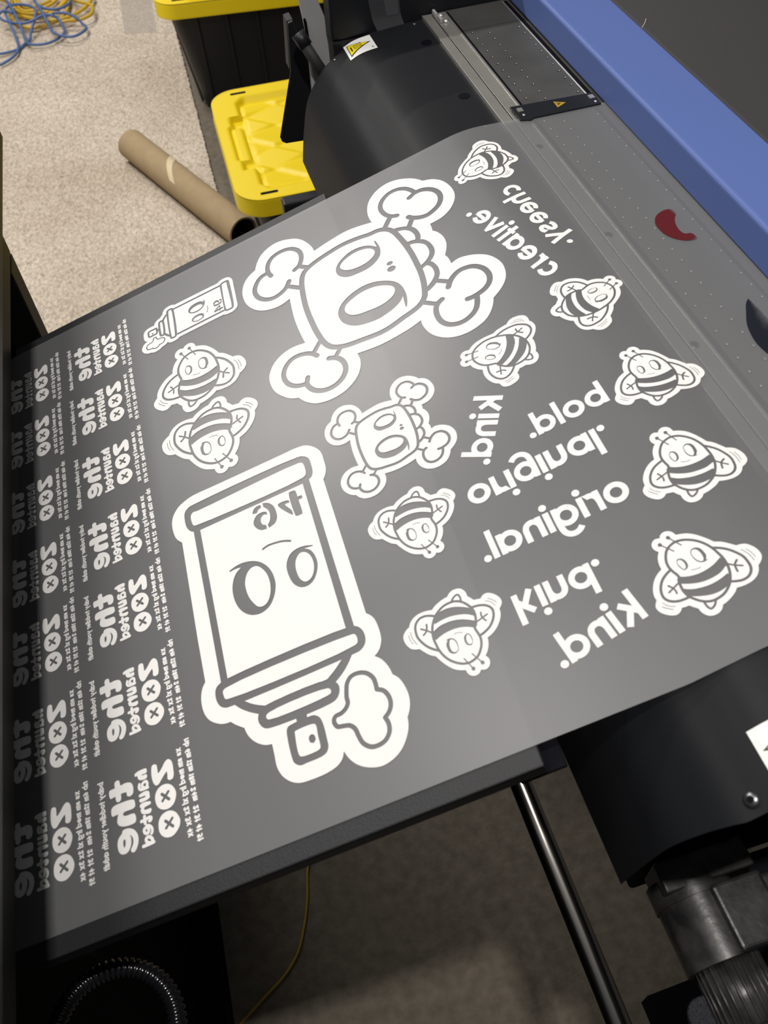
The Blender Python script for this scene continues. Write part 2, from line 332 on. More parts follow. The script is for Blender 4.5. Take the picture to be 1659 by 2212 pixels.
# ------------------------------------------------------------------ measured artwork (0.1 mm on the film) and floor paths
SKULL=[["w",[[-356,747,1],[-180,782],[21,801],[272,745,1],[264,850],[278,948],[318,1050],[383,1125],[466,1177],[570,1196],[681,1169],[796,1092],[854,1027],[886,973,1],[977,926],[1047,846],[1091,731],[1104,612],[1086,520],[1045,447],[978,381],[906,343],[838,331],[768,329,1],[768,280],[762,227,1],[797,174],[825,88],[827,-4],[809,-74],[767,-163,1],[781,-215],[784,-300,1],[857,-280],[931,-295],[1020,-339],[1100,-408],[1153,-501],[1177,-603],[1163,-721],[1128,-797],[1066,-865],[974,-929,1],[947,-994],[897,-1068],[837,-1122],[764,-1154],[676,-1171],[580,-1165],[492,-1131],[425,-1079],[372,-1009],[340,-922],[330,-843],[334,-794,1],[223,-825],[89,-844],[1,-851],[-87,-853],[-194,-841],[-291,-827,1],[-285,-906],[-297,-974],[-338,-1058],[-408,-1128],[-488,-1174],[-580,-1196],[-682,-1194],[-779,-1164],[-838,-1117],[-879,-1069],[-911,-1012,1],[-975,-982],[-1041,-918],[-1102,-823],[-1127,-725],[-1127,-625],[-1102,-551],[-1049,-474],[-973,-419],[-884,-390],[-801,-388],[-713,-405,1],[-732,-244],[-744,-41],[-731,254,1],[-831,227],[-935,238],[-1033,282],[-1107,357],[-1164,479],[-1177,629],[-1151,740],[-1101,821],[-1042,866],[-987,892,1],[-957,967],[-906,1050],[-832,1109],[-733,1142],[-643,1135],[-522,1079],[-455,1018],[-397,917],[-365,817]],1],["sd",[[-601,614],[-547,643],[-508,709],[-493,787],[-505,858],[-546,920],[-594,956],[-676,976],[-771,957],[-826,908],[-859,828],[-861,756],[-844,695]],1,51.0,1,0],["sd",[[-881,760],[-954,744],[-1011,683],[-1044,606],[-1044,535],[-1018,464],[-961,403],[-889,373],[-808,383],[-742,420],[-703,469],[-687,497]],1,52.1,1,0],["sd",[[-545,631],[-468,560]],1,51.0,0,0],["sd",[[-710,432],[-598,327]],1,50.2,0,0],["sd",[[523,661],[460,700],[420,765],[402,856],[416,923],[457,984],[534,1032],[622,1032],[697,989],[745,923],[770,859,1],[725,837],[697,824]],1,49.9,1,0],["sd",[[764,857],[839,849],[910,803],[956,738],[973,665],[960,592],[918,527],[849,485],[778,466],[709,484],[646,526],[615,565]],1,55.0,1,0],["sd",[[457,690],[359,564]],1,54.5,0,0],["sd",[[639,517],[575,419]],1,53.3,0,0],["sd",[[670,-565],[698,-518],[750,-465],[822,-432],[905,-441],[963,-474],[1013,-542],[1033,-625],[1024,-689],[994,-743],[943,-782],[876,-803],[815,-810],[775,-805]],1,53.0,1,0],["sd",[[857,-815],[836,-892],[804,-955],[750,-1002],[675,-1029],[609,-1026],[544,-994],[497,-932],[480,-854],[486,-773],[510,-715],[551,-681],[576,-671]],1,51.3,1,0],["sd",[[599,-420],[698,-506]],1,48.2,0,0],["sd",[[412,-601],[520,-699]],1,47.5,0,0],["sd",[[-641,-628],[-679,-579],[-734,-541],[-811,-520],[-887,-532],[-951,-586],[-987,-659],[-990,-728],[-967,-800],[-920,-854],[-864,-883],[-805,-895,1],[-790,-854],[-781,-830]],1,48.7,1,0],["sd",[[-808,-890],[-797,-940],[-767,-998],[-708,-1047],[-635,-1070],[-555,-1062],[-486,-1022],[-440,-959],[-427,-897],[-438,-829],[-474,-769],[-519,-737],[-546,-726]],1,51.3,1,0],["sd",[[-572,-470],[-665,-576]],1,45.5,0,0],["sd",[[-415,-666],[-483,-742]],1,44.3,0,0],["d",[[440,497],[493,485],[566,446],[616,394],[641,323],[644,241],[627,190],[610,160],[495,205]],1],["d",[[510,223],[571,212],[643,178],[681,121],[703,47],[703,-36],[677,-99],[623,-152],[580,-177],[527,-205],[514,23]],1],["d",[[533,-183],[585,-160],[624,-150],[652,-203],[665,-273],[655,-351],[621,-412],[576,-458],[486,-497],[485,-426]],1],["w",[[466,441,1],[521,419],[564,376],[591,311],[592,246],[582,218,1],[545,232],[509,237,1]],1],["w",[[516,187,1],[559,174],[605,143],[644,92],[656,13],[645,-47],[614,-93],[557,-133],[529,-142,1]],1],["w",[[529,-197,1],[579,-179],[609,-225],[615,-296],[604,-341],[566,-392],[503,-441,1]],1],["sd",[[-543,390],[-510,479],[-467,519],[-371,557],[-227,588],[-77,607],[65,595],[201,566],[296,558],[361,520],[401,458],[428,357],[450,240],[469,84],[476,-73],[477,-222],[466,-346],[440,-476],[420,-532],[374,-582],[303,-615],[190,-643],[67,-677],[-41,-687],[-210,-668],[-338,-650],[-420,-622],[-473,-585],[-506,-533],[-527,-469],[-551,-340],[-568,-175],[-577,30],[-566,225]],1,110.4,1,1],["w",[[-543,390],[-510,479],[-467,519],[-371,557],[-227,588],[-77,607],[65,595],[201,566],[296,558],[361,520],[401,458],[428,357],[450,240],[469,84],[476,-73],[477,-222],[466,-346],[440,-476],[420,-532],[374,-582],[303,-615],[190,-643],[67,-677],[-41,-687],[-210,-668],[-338,-650],[-420,-622],[-473,-585],[-506,-533],[-527,-469],[-551,-340],[-568,-175],[-577,30],[-566,225]],1],["d",[[-219,324],[-190,387],[-128,442],[-31,485],[65,485],[151,450],[226,371,1],[221,466,1],[235,466,1],[249,375],[245,306],[223,241],[176,191],[111,155],[33,143],[-32,146],[-115,157],[-180,198],[-217,259]],1],["w",[[-171,345],[-142,388],[-75,424],[15,443],[107,428],[164,393],[192,339],[179,292],[135,253],[63,229],[-21,228],[-101,249],[-156,294]],1],["d",[[-338,-254],[-305,-179],[-238,-114],[-134,-67],[-19,-49],[86,-70],[181,-121],[260,-195],[298,-282],[307,-395],[293,-488],[268,-559,1],[258,-555,1],[263,-493],[271,-412,1],[224,-466],[141,-510],[55,-533],[-1,-542],[-111,-530],[-210,-498],[-284,-438],[-328,-363]],1],["w",[[-264,-221],[-232,-178],[-153,-140],[-46,-116],[69,-129],[165,-177],[222,-234],[229,-285],[201,-337],[136,-376],[42,-394],[-72,-385],[-175,-366],[-237,-326],[-265,-272]],1],["d",[[308,74],[306,65],[300,57],[290,52],[279,49],[267,51],[257,56],[250,64],[247,73],[249,82],[255,90],[265,96],[276,98],[288,96],[298,91],[305,84]],1],["d",[[316,-4],[313,-17],[305,-29],[291,-38],[275,-41],[259,-39],[245,-32],[235,-21],[231,-8],[233,6],[242,18],[255,26],[271,30],[288,28],[302,21],[312,10]],1]]
BEE=[["w",[[-35,284,1],[6,273],[46,254],[88,217],[122,177],[156,129,1],[195,109],[228,80],[263,44,1],[292,40],[322,27],[342,5],[361,-29],[368,-74],[359,-101],[336,-127],[316,-140,1],[302,-172],[276,-202],[241,-221],[196,-230],[160,-230],[131,-226,1],[110,-248],[72,-272],[33,-289],[5,-296,1],[-13,-320],[-41,-336],[-73,-339],[-100,-331],[-121,-311],[-134,-284],[-138,-259,1],[-162,-235],[-178,-216,1],[-199,-215],[-227,-212,1],[-243,-230],[-269,-242],[-298,-237],[-330,-216],[-355,-190],[-368,-162],[-368,-135],[-344,-97,1],[-346,-67],[-337,-28],[-314,17],[-284,53],[-254,76],[-224,91,1],[-223,131],[-213,171],[-200,197],[-186,217,1],[-202,237],[-209,260],[-205,285],[-191,304],[-170,314],[-138,307,1],[-125,327],[-100,339],[-72,335],[-50,318]],1],["sd",[[126,94],[166,72],[204,42],[240,-2],[264,-45],[272,-90],[270,-132],[256,-162],[229,-185],[189,-193],[156,-187],[117,-172]],1,17.8,1,0],["sd",[[-181,60],[-215,44],[-251,18],[-279,-19],[-295,-60],[-296,-103],[-280,-131],[-252,-151],[-216,-162],[-185,-164],[-156,-163]],1,17.9,1,0],["sd",[[-88,-232],[-86,-260],[-80,-280],[-70,-291],[-53,-287],[-36,-274],[-22,-254]],1,15.0,1,0],["sd",[[153,-48],[179,-70],[232,-103]],1,12.3,1,0],["sd",[[219,-51],[194,-76],[188,-104],[187,-125]],1,14.3,1,0],["sd",[[-169,-44],[-218,-66],[-252,-81]],1,12.4,1,0],["sd",[[-236,-36],[-220,-58],[-210,-83],[-211,-107]],1,12.5,1,0],["sd",[[276,5],[299,-38],[308,-71],[310,-99]],1,4.6,1,0],["sd",[[303,-5],[320,-38],[328,-80]],1,4.1,1,0],["sd",[[-319,-130],[-306,-153],[-288,-170],[-257,-186]],1,4.1,1,0],["sd",[[-331,-153],[-315,-172],[-279,-199]],1,4.6,1,0],["w",[[124,95],[139,49],[151,-1],[153,-49],[148,-90],[134,-133],[113,-172],[87,-201],[47,-230],[10,-242],[-33,-246],[-70,-237],[-105,-215],[-136,-182],[-155,-155],[-167,-115],[-168,-78],[-165,-49],[-161,-26],[-150,-9],[-154,14],[-164,38],[-176,82],[-174,126],[-161,164],[-136,204],[-103,226],[-66,237],[-24,233],[17,216],[61,185],[96,145]],1],["d",[[-149,-7,1],[-143,-8],[-112,-22],[-65,-34],[-14,-37],[43,-29],[92,-13],[136,11,1],[152,-21],[153,-55],[136,-63,1],[92,-88],[50,-98],[-4,-102],[-53,-97],[-109,-80],[-158,-57,1],[-159,-30]],1],["d",[[-164,-92,1],[-117,-119],[-61,-133],[0,-138],[60,-131],[127,-111,1],[128,-142],[110,-176],[74,-197,1],[28,-206],[-27,-204],[-87,-187],[-145,-161,1],[-162,-127]],1],["sd",[[124,95],[139,49],[151,-1],[153,-49],[148,-90],[134,-133],[113,-172],[87,-201],[47,-230],[10,-242],[-33,-246],[-70,-237],[-105,-215],[-136,-182],[-155,-155],[-167,-115],[-168,-78],[-165,-49],[-161,-26],[-150,-9],[-154,14],[-164,38],[-176,82],[-174,126],[-161,164],[-136,204],[-103,226],[-66,237],[-24,233],[17,216],[61,185],[96,145]],1,17.8,1,1],["sd",[[-89,287],[-37,199]],1,8.7,1,0],["sd",[[-157,260],[-98,179]],1,8.7,1,0],["d",[[-77,278],[-81,274],[-86,272],[-92,273],[-96,275],[-100,280],[-102,285],[-102,291],[-100,296],[-96,300],[-91,302],[-86,301],[-81,299],[-77,294],[-75,289],[-75,283]],1],["d",[[-146,251],[-150,248],[-155,246],[-160,246],[-165,249],[-169,253],[-171,259],[-171,264],[-169,270],[-165,273],[-160,275],[-155,275],[-150,272],[-146,268],[-144,262],[-144,256]],1],["d",[[-11,124],[6,142],[31,144],[55,127],[66,95],[69,62],[56,33],[76,34,1],[48,25],[32,25],[10,35],[-8,63],[-13,97]],1],["w",[[-6,122],[10,135],[29,130],[43,104],[47,67],[42,44],[34,35],[22,37],[4,56],[-6,84]],1],["d",[[-117,98],[-105,114],[-86,112],[-68,94],[-61,63],[-65,40],[-80,25],[-94,23],[-113,27,1],[-99,28],[-110,39],[-119,66]],1],["w",[[-114,96],[-101,106],[-90,103],[-78,80],[-77,52],[-84,34],[-91,30],[-103,40],[-112,64]],1],["sd",[[-57,6],[-34,-1],[-13,-2],[1,1]],1,4.2,1,0]]
CAN=[["w",[[611,996,1],[643,1047],[658,1104],[659,1182],[658,1249],[641,1313],[591,1382],[534,1423],[459,1438],[336,1439],[112,1440],[-115,1441],[-343,1443],[-538,1444],[-610,1429],[-684,1396],[-745,1329],[-770,1252],[-768,1148],[-749,1075],[-704,1012,1],[-696,64,1],[-687,-322,1],[-720,-368],[-741,-451],[-734,-556],[-700,-631],[-635,-687],[-583,-708],[-539,-711,1],[-501,-751],[-443,-799,1],[-423,-868],[-380,-933],[-314,-983],[-260,-997,1],[-258,-1080],[-256,-1172],[-229,-1247],[-179,-1305],[-124,-1336],[-65,-1346],[79,-1346],[165,-1327],[209,-1295],[233,-1248,1],[260,-1315],[305,-1374],[382,-1423],[466,-1444],[549,-1429],[620,-1389],[681,-1316],[711,-1249],[719,-1196,1],[751,-1143],[770,-1069],[764,-983],[740,-908],[704,-861,1],[690,-789],[657,-719],[617,-677,1],[662,-643],[696,-579],[702,-478],[685,-383],[643,-327,1]],1],["d",[[-586,1073,1],[494,1065,1],[532,-388,1],[-563,-384,1]],0],["d",[[543,1129],[545,1207],[538,1271],[499,1317],[448,1335],[-541,1346],[-600,1338],[-639,1300],[-649,1227],[-643,1147],[-617,1092],[-576,1064],[434,1049],[494,1061],[528,1085]],1],["w",[[486,1161],[484,1228],[474,1257],[445,1271],[-519,1262],[-564,1267],[-588,1241],[-586,1156],[-573,1128],[-542,1120],[446,1105],[477,1124]],1],["w",[[-525,1054,1],[433,1047,1],[468,-380,1],[-506,-376,1]],0],["d",[[-490,-591,1],[-448,-642],[-390,-693],[-313,-744,1],[-273,-775,1],[249,-772,1],[298,-744,1],[363,-701],[419,-648],[462,-594,1]],1],["w",[[-407,-598,1],[-339,-654],[-258,-699,1],[239,-699,1],[309,-655],[380,-597,1]],1],["d",[[-607,-406],[-622,-450],[-619,-514],[-598,-562],[-563,-589],[-513,-597],[465,-597],[531,-590],[572,-558],[590,-508],[582,-441],[549,-396],[505,-378],[-515,-370],[-568,-382]],1],["w",[[-559,-455],[-558,-495],[-551,-520],[-528,-531],[497,-535],[525,-519],[529,-475],[519,-450],[494,-442],[-532,-438]],1],["d",[[-316,-740],[-329,-789],[-317,-832],[-291,-864],[-245,-879],[221,-885],[273,-869],[304,-829],[312,-783],[293,-742],[248,-707],[-253,-699],[-294,-712]],1],["w",[[-263,-779],[-262,-801],[-243,-815],[216,-818],[243,-808],[245,-785],[226,-766],[-238,-762]],1],["d",[[-50,-851,1],[-48,-926,1],[35,-929,1],[32,-864,1]],0],["d",[[-134,-944],[-140,-998],[-138,-1137],[-128,-1190],[-89,-1224],[-37,-1225],[67,-1224],[111,-1211],[135,-1176],[138,-1121],[135,-1002],[121,-949],[86,-918],[39,-912],[-80,-915],[-119,-923]],1],["w",[[-79,-976,1],[-60,-972],[62,-975],[80,-987],[80,-1072],[80,-1154],[70,-1168],[-66,-1168],[-81,-1153]],1],["d",[[59,-1085],[54,-1096],[47,-1103],[37,-1107],[28,-1105],[19,-1099],[13,-1090],[10,-1078],[11,-1066],[15,-1055],[22,-1047],[32,-1044],[42,-1045],[50,-1051],[57,-1061],[59,-1073]],1],["sd",[[345,-889],[357,-835],[372,-792],[410,-754],[468,-749],[525,-774],[564,-829],[570,-883],[567,-921,1],[613,-952],[637,-1013],[631,-1072],[604,-1113],[570,-1135,1],[583,-1186],[573,-1242],[535,-1286],[486,-1301],[427,-1294],[378,-1248],[359,-1185],[348,-1130],[317,-1092],[268,-1077],[230,-1065],[215,-1019],[233,-990],[281,-984],[320,-963],[343,-931]],1,33.3,1,1],["d",[[299,1017],[309,1022],[351,1017],[358,1006],[365,908],[369,767],[362,761],[314,765],[308,775]],1],["d",[[362,943,1],[399,942],[403,911,1],[356,906,1]],0],["d",[[183,953],[277,950],[285,926],[245,923],[288,838],[289,793],[276,802]],1],["d",[[58,1035,1],[106,1013],[145,961],[157,891],[153,832],[126,790],[91,776],[67,771,1],[63,805,1],[87,835],[101,896],[91,949],[59,994,1]],1],["d",[[-46,974,1],[-31,1010],[2,1030],[38,1028,1],[39,998,1],[8,986],[-7,966]],1],["d",[[75,904,1],[74,933],[39,950],[-5,946],[-37,919],[-54,878],[-43,829],[-4,784],[47,771,1],[47,807],[21,829],[11,869],[25,905],[49,917]],1],["sd",[[-21,597],[26,609],[98,602],[158,587],[215,560]],1,19.2,1,0],["d",[[136,343],[156,401],[190,442],[241,463],[298,463],[384,434,1],[384,425,1],[310,436,1],[355,399],[381,334],[385,253],[360,176],[317,120],[267,100],[210,113],[162,167],[139,251]],1],["w",[[210,329],[234,385],[271,413],[310,401],[341,360],[356,290],[346,216],[310,156],[266,141],[232,166],[210,227]],1],["d",[[-337,536,1],[-270,555],[-196,553],[-117,526],[-53,476],[-5,401],[18,310],[16,221],[-19,128],[-72,66],[-147,42],[-224,62],[-286,118],[-327,203],[-342,315],[-327,410],[-288,483],[-234,520,1],[-286,528],[-334,523,1]],1],["w",[[-226,361],[-196,438],[-153,474],[-106,471],[-67,431],[-34,358],[-24,263],[-41,171],[-78,112],[-117,95],[-155,107],[-194,167],[-221,246]],1]]
LOGO=[["w",[[-220,249],[-213,268],[-194,274],[-179,266],[-175,248],[-170,228],[-136,230],[-104,225],[-83,213],[-71,186],[-70,155],[-77,130],[-93,120],[-113,122],[-126,135],[-127,157],[-152,163],[-171,162],[-172,136],[-179,117],[-196,110],[-212,119],[-218,137],[-220,158],[-240,158],[-260,158],[-268,178],[-269,203],[-263,220],[-241,223],[-219,225]],1],["w",[[-252,88],[-227,97],[-179,98],[-119,95],[-87,89],[-72,81],[-66,56],[-68,32],[-84,22],[-120,22],[-156,22],[-169,13],[-161,-4],[-135,-10],[-94,-12],[-77,-19],[-69,-45],[-70,-71],[-80,-83],[-122,-86],[-166,-80],[-205,-61],[-219,-37],[-219,-18],[-207,24,1],[-231,23],[-255,24],[-261,40],[-262,67]],1],["sw",[[-168,-142],[-145,-174],[-148,-219],[-168,-247],[-195,-244],[-208,-213],[-202,-164]],1,45.7,1,1],["sw",[[-169,-121],[-137,-125],[-107,-144],[-87,-179],[-86,-216],[-99,-249],[-110,-263]],1,41.4,1,0],["w",[[-50,263],[-32,274],[10,279],[48,274],[52,255],[46,241],[11,240],[11,234],[43,232],[51,220],[46,203],[23,198],[-14,208],[-26,227],[-29,244],[-46,246]],1],["sw",[[37,180],[45,158],[38,138],[17,138],[2,158],[12,176]],1,21.5,1,1],["sw",[[-18,176],[-22,151],[-12,134],[11,130],[47,130]],1,21.5,1,0],["w",[[-32,96],[-4,108],[34,109],[53,97],[55,74],[56,59],[48,47],[6,40],[-25,44],[-31,62],[-20,69],[17,68],[22,77],[-7,79],[-27,83]],1],["w",[[-29,24],[-11,34],[37,29],[57,21],[57,4],[34,0],[3,-7],[3,-20],[31,-25],[56,-27],[57,-47],[44,-59],[8,-54],[-19,-41],[-27,-14],[-21,0],[-30,9]],1],["sw",[[-29,-94],[4,-93],[34,-87],[48,-93],[44,-110],[34,-112]],1,24.0,1,0],["sw",[[-2,-67],[-1,-117]],1,24.0,1,0],["sw",[[4,-148],[21,-167],[18,-187],[2,-191],[-12,-178],[-13,-157]],1,22.7,1,1],["sw",[[8,-136],[33,-148],[48,-172],[46,-197],[40,-204]],1,20.6,1,0],["sw",[[14,-218],[38,-237],[43,-262],[17,-263],[-4,-245],[-4,-225]],1,23.5,1,1],["sw",[[-31,-270],[8,-270],[51,-268]],1,24.4,1,0],["w",[[89,248],[96,273],[115,279],[133,268],[137,245],[138,202,1],[149,205],[172,227],[201,262],[224,275],[244,267],[259,240],[263,180],[261,143],[250,120],[224,117],[210,132],[212,162],[209,190,1],[193,177],[157,141],[134,119],[113,118],[96,142],[87,179],[86,218]],1],["w",[[200,98],[232,78],[252,48],[263,10],[254,-31],[230,-66],[191,-81],[152,-75],[118,-52],[100,-17],[95,25],[103,60],[126,88],[161,102]],1],["w",[[201,-99],[238,-122],[258,-153],[269,-189],[260,-229],[232,-261],[198,-279],[155,-275],[122,-253],[102,-217],[99,-177],[107,-140],[131,-109],[165,-97]],1],["sd",[[204,40],[151,-12]],1,19.8,1,0],["sd",[[151,39],[203,-17]],1,21.4,1,0],["sd",[[211,-157],[156,-210]],1,19.3,1,0],["sd",[[156,-158],[210,-215]],1,20.8,1,0]]
SKULL_AT=[(56,1623,1,0),(-217, -208, 0.4383, -0.0164)]
CAN_AT=[(-1455,-1354,1,0),(-1732, 2343, 0.3765, -1.5844)]
BEE_AT=[(1538, 2451, 0.936, 1.5074), (1709, 205, 0.9484, -1.4698), (897, 113, 0.9919, 0.9044), (1830, -743, 0.9245, -0.1137), (1704, -1584, 0.983, -0.1553), (1406, -2361, 1.0, 0.0), (-271, -1130, 0.9749, 3.0008), (-252, -2114, 0.9923, 2.989), (-1719, 1484, 1.3274, -0.1502), (-1744, 644, 1.3222, 2.9966)]
LOGO_AT=[(-2801, 2415, 0.937), (-2804, 1653, 0.944), (-2795, 841, 0.95), (-2783, 34, 0.957), (-2779, -743, 0.965), (-2772, -1564, 0.99), (-2752, -2420, 1.0), (-3625, 2427, 0.937), (-3635, 1665, 0.944), (-3627, 847, 0.95), (-3618, 33, 0.957), (-3619, -743, 0.965), (-3606, -1575, 0.99), (-3605, -2424, 1.0)]
LINES_AT=[[337, 322, 349, -332], [409, 371, 422, -384], [-314, 310, -308, -332]]
WORDS=[('cheesy.', [1631, 1888], [0.5, 0.5], [1832, 974]), ('creative.', [1543, 737], [0.5, 0.5], [1181, 1822]), ('kind.', [748, -343], [0, 0], [422, -875]), ('kind.', [199, -2020], [0, 0], [816, -2033]), ('kind.', [973, -2536], [0, 0], [360, -2625]), ('bold.', [1443, -823], [0, 0], [820, -828]), ('original.', [276, -1115], [0.51, 0.5], [1280, -1022]), ('original.', [1160, -1585], [0.51, 0.5], [156, -1668])]
RED=[(2595, 1011), (2644, 1080), (2709, 1121), (2760, 1131), (2802, 1122), (2811, 1054), (2759, 974), (2734, 891), (2729, 814), (2748, 757), (2800, 743), (2820, 647), (2738, 653), (2672, 690), (2624, 741), (2590, 809), (2577, 881), (2577, 949)]
BLACK=[(2834, -190), (2794, -233), (2741, -337), (2683, -464), (2657, -572), (2647, -683), (2666, -819), (2855, -460), (2850, -347), (2840, -250)]
BLUE= [[(-0.7, 2.86), (-0.658, 2.894), (-0.636, 2.943), (-0.64, 3.026), (-0.66, 3.133), (-0.668, 3.191), (-0.656, 3.226), (-0.624, 3.218), (-0.587, 3.192), (-0.556, 3.148), (-0.564, 3.097), (-0.586, 3.036), (-0.614, 2.994), (-0.637, 2.962), (-0.674, 2.947), (-0.7, 2.942), (-0.727, 2.941)], [(-0.723, 3.401), (-0.701, 3.359), (-0.673, 3.302), (-0.656, 3.251), (-0.635, 3.163), (-0.618, 3.078), (-0.608, 3.007), (-0.597, 2.966), (-0.568, 2.951), (-0.528, 2.954), (-0.486, 2.99), (-0.47, 3.022), (-0.48, 3.068), (-0.51, 3.095), (-0.537, 3.094), (-0.565, 3.081), (-0.606, 3.078), (-0.656, 3.108), (-0.68, 3.133), (-0.69, 3.168), (-0.677, 3.179), (-0.639, 3.148)], [(-0.587, 3.382), (-0.584, 3.347), (-0.564, 3.272), (-0.555, 3.196), (-0.549, 3.169), (-0.522, 3.127), (-0.488, 3.114), (-0.453, 3.125), (-0.427, 3.163), (-0.427, 3.236), (-0.443, 3.292), (-0.458, 3.349)], [(-0.549, 3.161), (-0.533, 3.108), (-0.518, 3.041), (-0.5, 2.988), (-0.467, 2.954), (-0.434, 2.948), (-0.399, 2.98), (-0.39, 3.007), (-0.406, 3.044), (-0.449, 3.076), (-0.496, 3.082)], [(-0.667, 3.414), (-0.665, 3.379), (-0.664, 3.328), (-0.648, 3.285), (-0.62, 3.286), (-0.598, 3.319), (-0.587, 3.348)]]
YEL= [[(-0.658, 3.385), (-0.655, 3.35), (-0.652, 3.29), (-0.621, 3.213), (-0.558, 3.205), (-0.502, 3.224), (-0.472, 3.279), (-0.456, 3.323)], [(-0.666, 3.247), (-0.652, 3.193), (-0.629, 3.137), (-0.585, 3.101), (-0.526, 3.106), (-0.484, 3.129), (-0.455, 3.181), (-0.444, 3.268), (-0.444, 3.318)], [(-0.526, 3.121), (-0.478, 3.118), (-0.421, 3.144), (-0.373, 3.199), (-0.357, 3.234), (-0.353, 3.274)], [(-0.476, 3.078), (-0.452, 3.077), (-0.408, 3.064), (-0.369, 3.084), (-0.358, 3.136), (-0.367, 3.18), (-0.4, 3.218), (-0.427, 3.245), (-0.45, 3.287)], [(-0.633, 3.367), (-0.627, 3.322), (-0.592, 3.275), (-0.539, 3.296), (-0.513, 3.32)], [(-0.64, 3.37), (-0.637, 3.31), (-0.606, 3.248), (-0.55, 3.251), (-0.5, 3.281), (-0.485, 3.317)], [(-0.628, 3.232), (-0.6, 3.181), (-0.553, 3.155), (-0.504, 3.176), (-0.467, 3.227), (-0.454, 3.288)], [(-0.719, 3.375), (-0.697, 3.35), (-0.676, 3.325), (-0.652, 3.274), (-0.611, 3.201), (-0.552, 3.179), (-0.489, 3.195), (-0.452, 3.246), (-0.443, 3.301)]]
WIRE= [(-0.199, -0.027), (-0.211, -0.054), (-0.22, -0.096), (-0.233, -0.135), (-0.251, -0.171), (-0.278, -0.197), (-0.308, -0.215), (-0.329, -0.228), (-0.351, -0.242), (-0.374, -0.259)]
TUBE_A= (-0.296, 2.134, 0.054) ; TUBE_B= (-0.041, 1.59, 0.054)
HAIR= [(0.178, 0.0631, 0.036), (0.1801, 0.0641, 0.0371), (0.1832, 0.0667, 0.0387), (0.185, 0.0695, 0.0396)]

# ================================================================== setting
g = G().add([(-4, -3.5, 0), (4, -3.5, 0), (4, 7, 0), (-4, 7, 0)], [(0, 1, 2, 3)])
tag(g.obj('floor', 'floor'), None, kind='structure')
def fray(n, a, b, amp):
    return [(a[0] + (b[0] - a[0]) * i / n + random.uniform(-amp, amp), a[1] + (b[1] - a[1]) * i / n + random.uniform(-amp, amp)) for i in range(n + 1)]
edge = fray(800, (-0.085, 4.6), (-0.080, 0.75), 0.0022)
g = G().prism([(-3.4, 0.75), (-3.4, 4.6)] + edge, 0.011)
tag(g.obj('carpet', 'carpet'), 'beige loop-pile carpet lying on the concrete floor', 'rug')

# ================================================================== powder shaker cabinet on the left
I = Matrix.Identity(4)
sh = thing('shaker_cabinet', Matrix.Translation((-0.36, 0, 0)), 'dark grey machine cabinet at the left edge that swallows the film', 'machine')
bevel(G().box(-0.62, 0.0, -0.85, 0.487, 0.853, 0.990).obj('upper_housing', 'shaker', sh), 0.004)
G().box(-0.62, -0.035, -0.80, 0.446, 0.06, 0.80).obj('lower_panel', 'hole', sh)
bevel(G().box(-0.62, 0.044, -0.85, 0.487, 0.990, 1.020).obj('added_shade_hood', 'shaker', sh), 0.004)  # unseen overhang, added to shade the left end of the film
for x in (-0.03, -0.60):
    for y in (0.446, -0.85): bevel(G().box(x - 0.02, x + 0.03 if x > -.1 else x + .02, y, y + 0.041, 0.0, 0.853).obj('leg', 'shaker', sh), 0.002)
G().box(-0.62, 0.0, -0.80, 0.446, 0.0, 0.06).obj('base_rail', 'hole', sh)
# ribbed conduit loop hanging in front of the lower panel
cx, cy, cz = -0.3285, -0.352, 0.740
pts = []
n = 150
for i in range(n + 1):
    a = math.radians(-60 + 290 * i / n); pts.append((cx + 0.0445 * math.cos(a), cy + 0.0475 * math.sin(a) * 0.93, cz + 0.010 * math.sin(a * 0.5)))
tail = [(pts[-1][0] - 0.004 * k, pts[-1][1] - .0012 * k, pts[-1][2] - 0.0015 * k) for k in range(1, 5)]
g = G().tube(pts + tail, lambda i: 0.0064 + (0.0013 if i % 3 else -0.0010), 12)
tag(g.obj('ribbed_hose', 'ribbed', smooth=True), 'thin glossy black ribbed hose looped below the left end of the table', 'hose')

# ================================================================== sloping table
tb = thing('feed_table', TAB, 'black powder-coated sloping table that carries the printed film', 'table')
TY, TX = 0.318, -0.3775
TT = 0.0
bevel(G().box(TX, 0.0, -TY, TY, -0.004, -0.0005).obj('table_top', 'powder', tb), 0.001)
for s in (-1, 1):
    o = G().box(TX, 0.0, min(s * TY, s * (TY - .003)), max(s * TY, s * (TY - .003)), -0.016, -0.001).obj('side_flange', 'powder', tb); bevel(o, 0.0012)
bevel(G().box(-0.003, 0.0, -TY + .004, TY - .004, -0.019, -0.0045).obj('end_flange', 'powder', tb), 0.0012)
bevel(G().box(-0.02, 0.012, -TY + .001, TY - .001, -0.023, -0.0195).obj('end_lip', 'hole', tb), 0.001)
G().box(TX, TX + .015, -TY + .01, TY - .01, -0.06, -0.004).obj('mounting_bracket', 'black', tb)

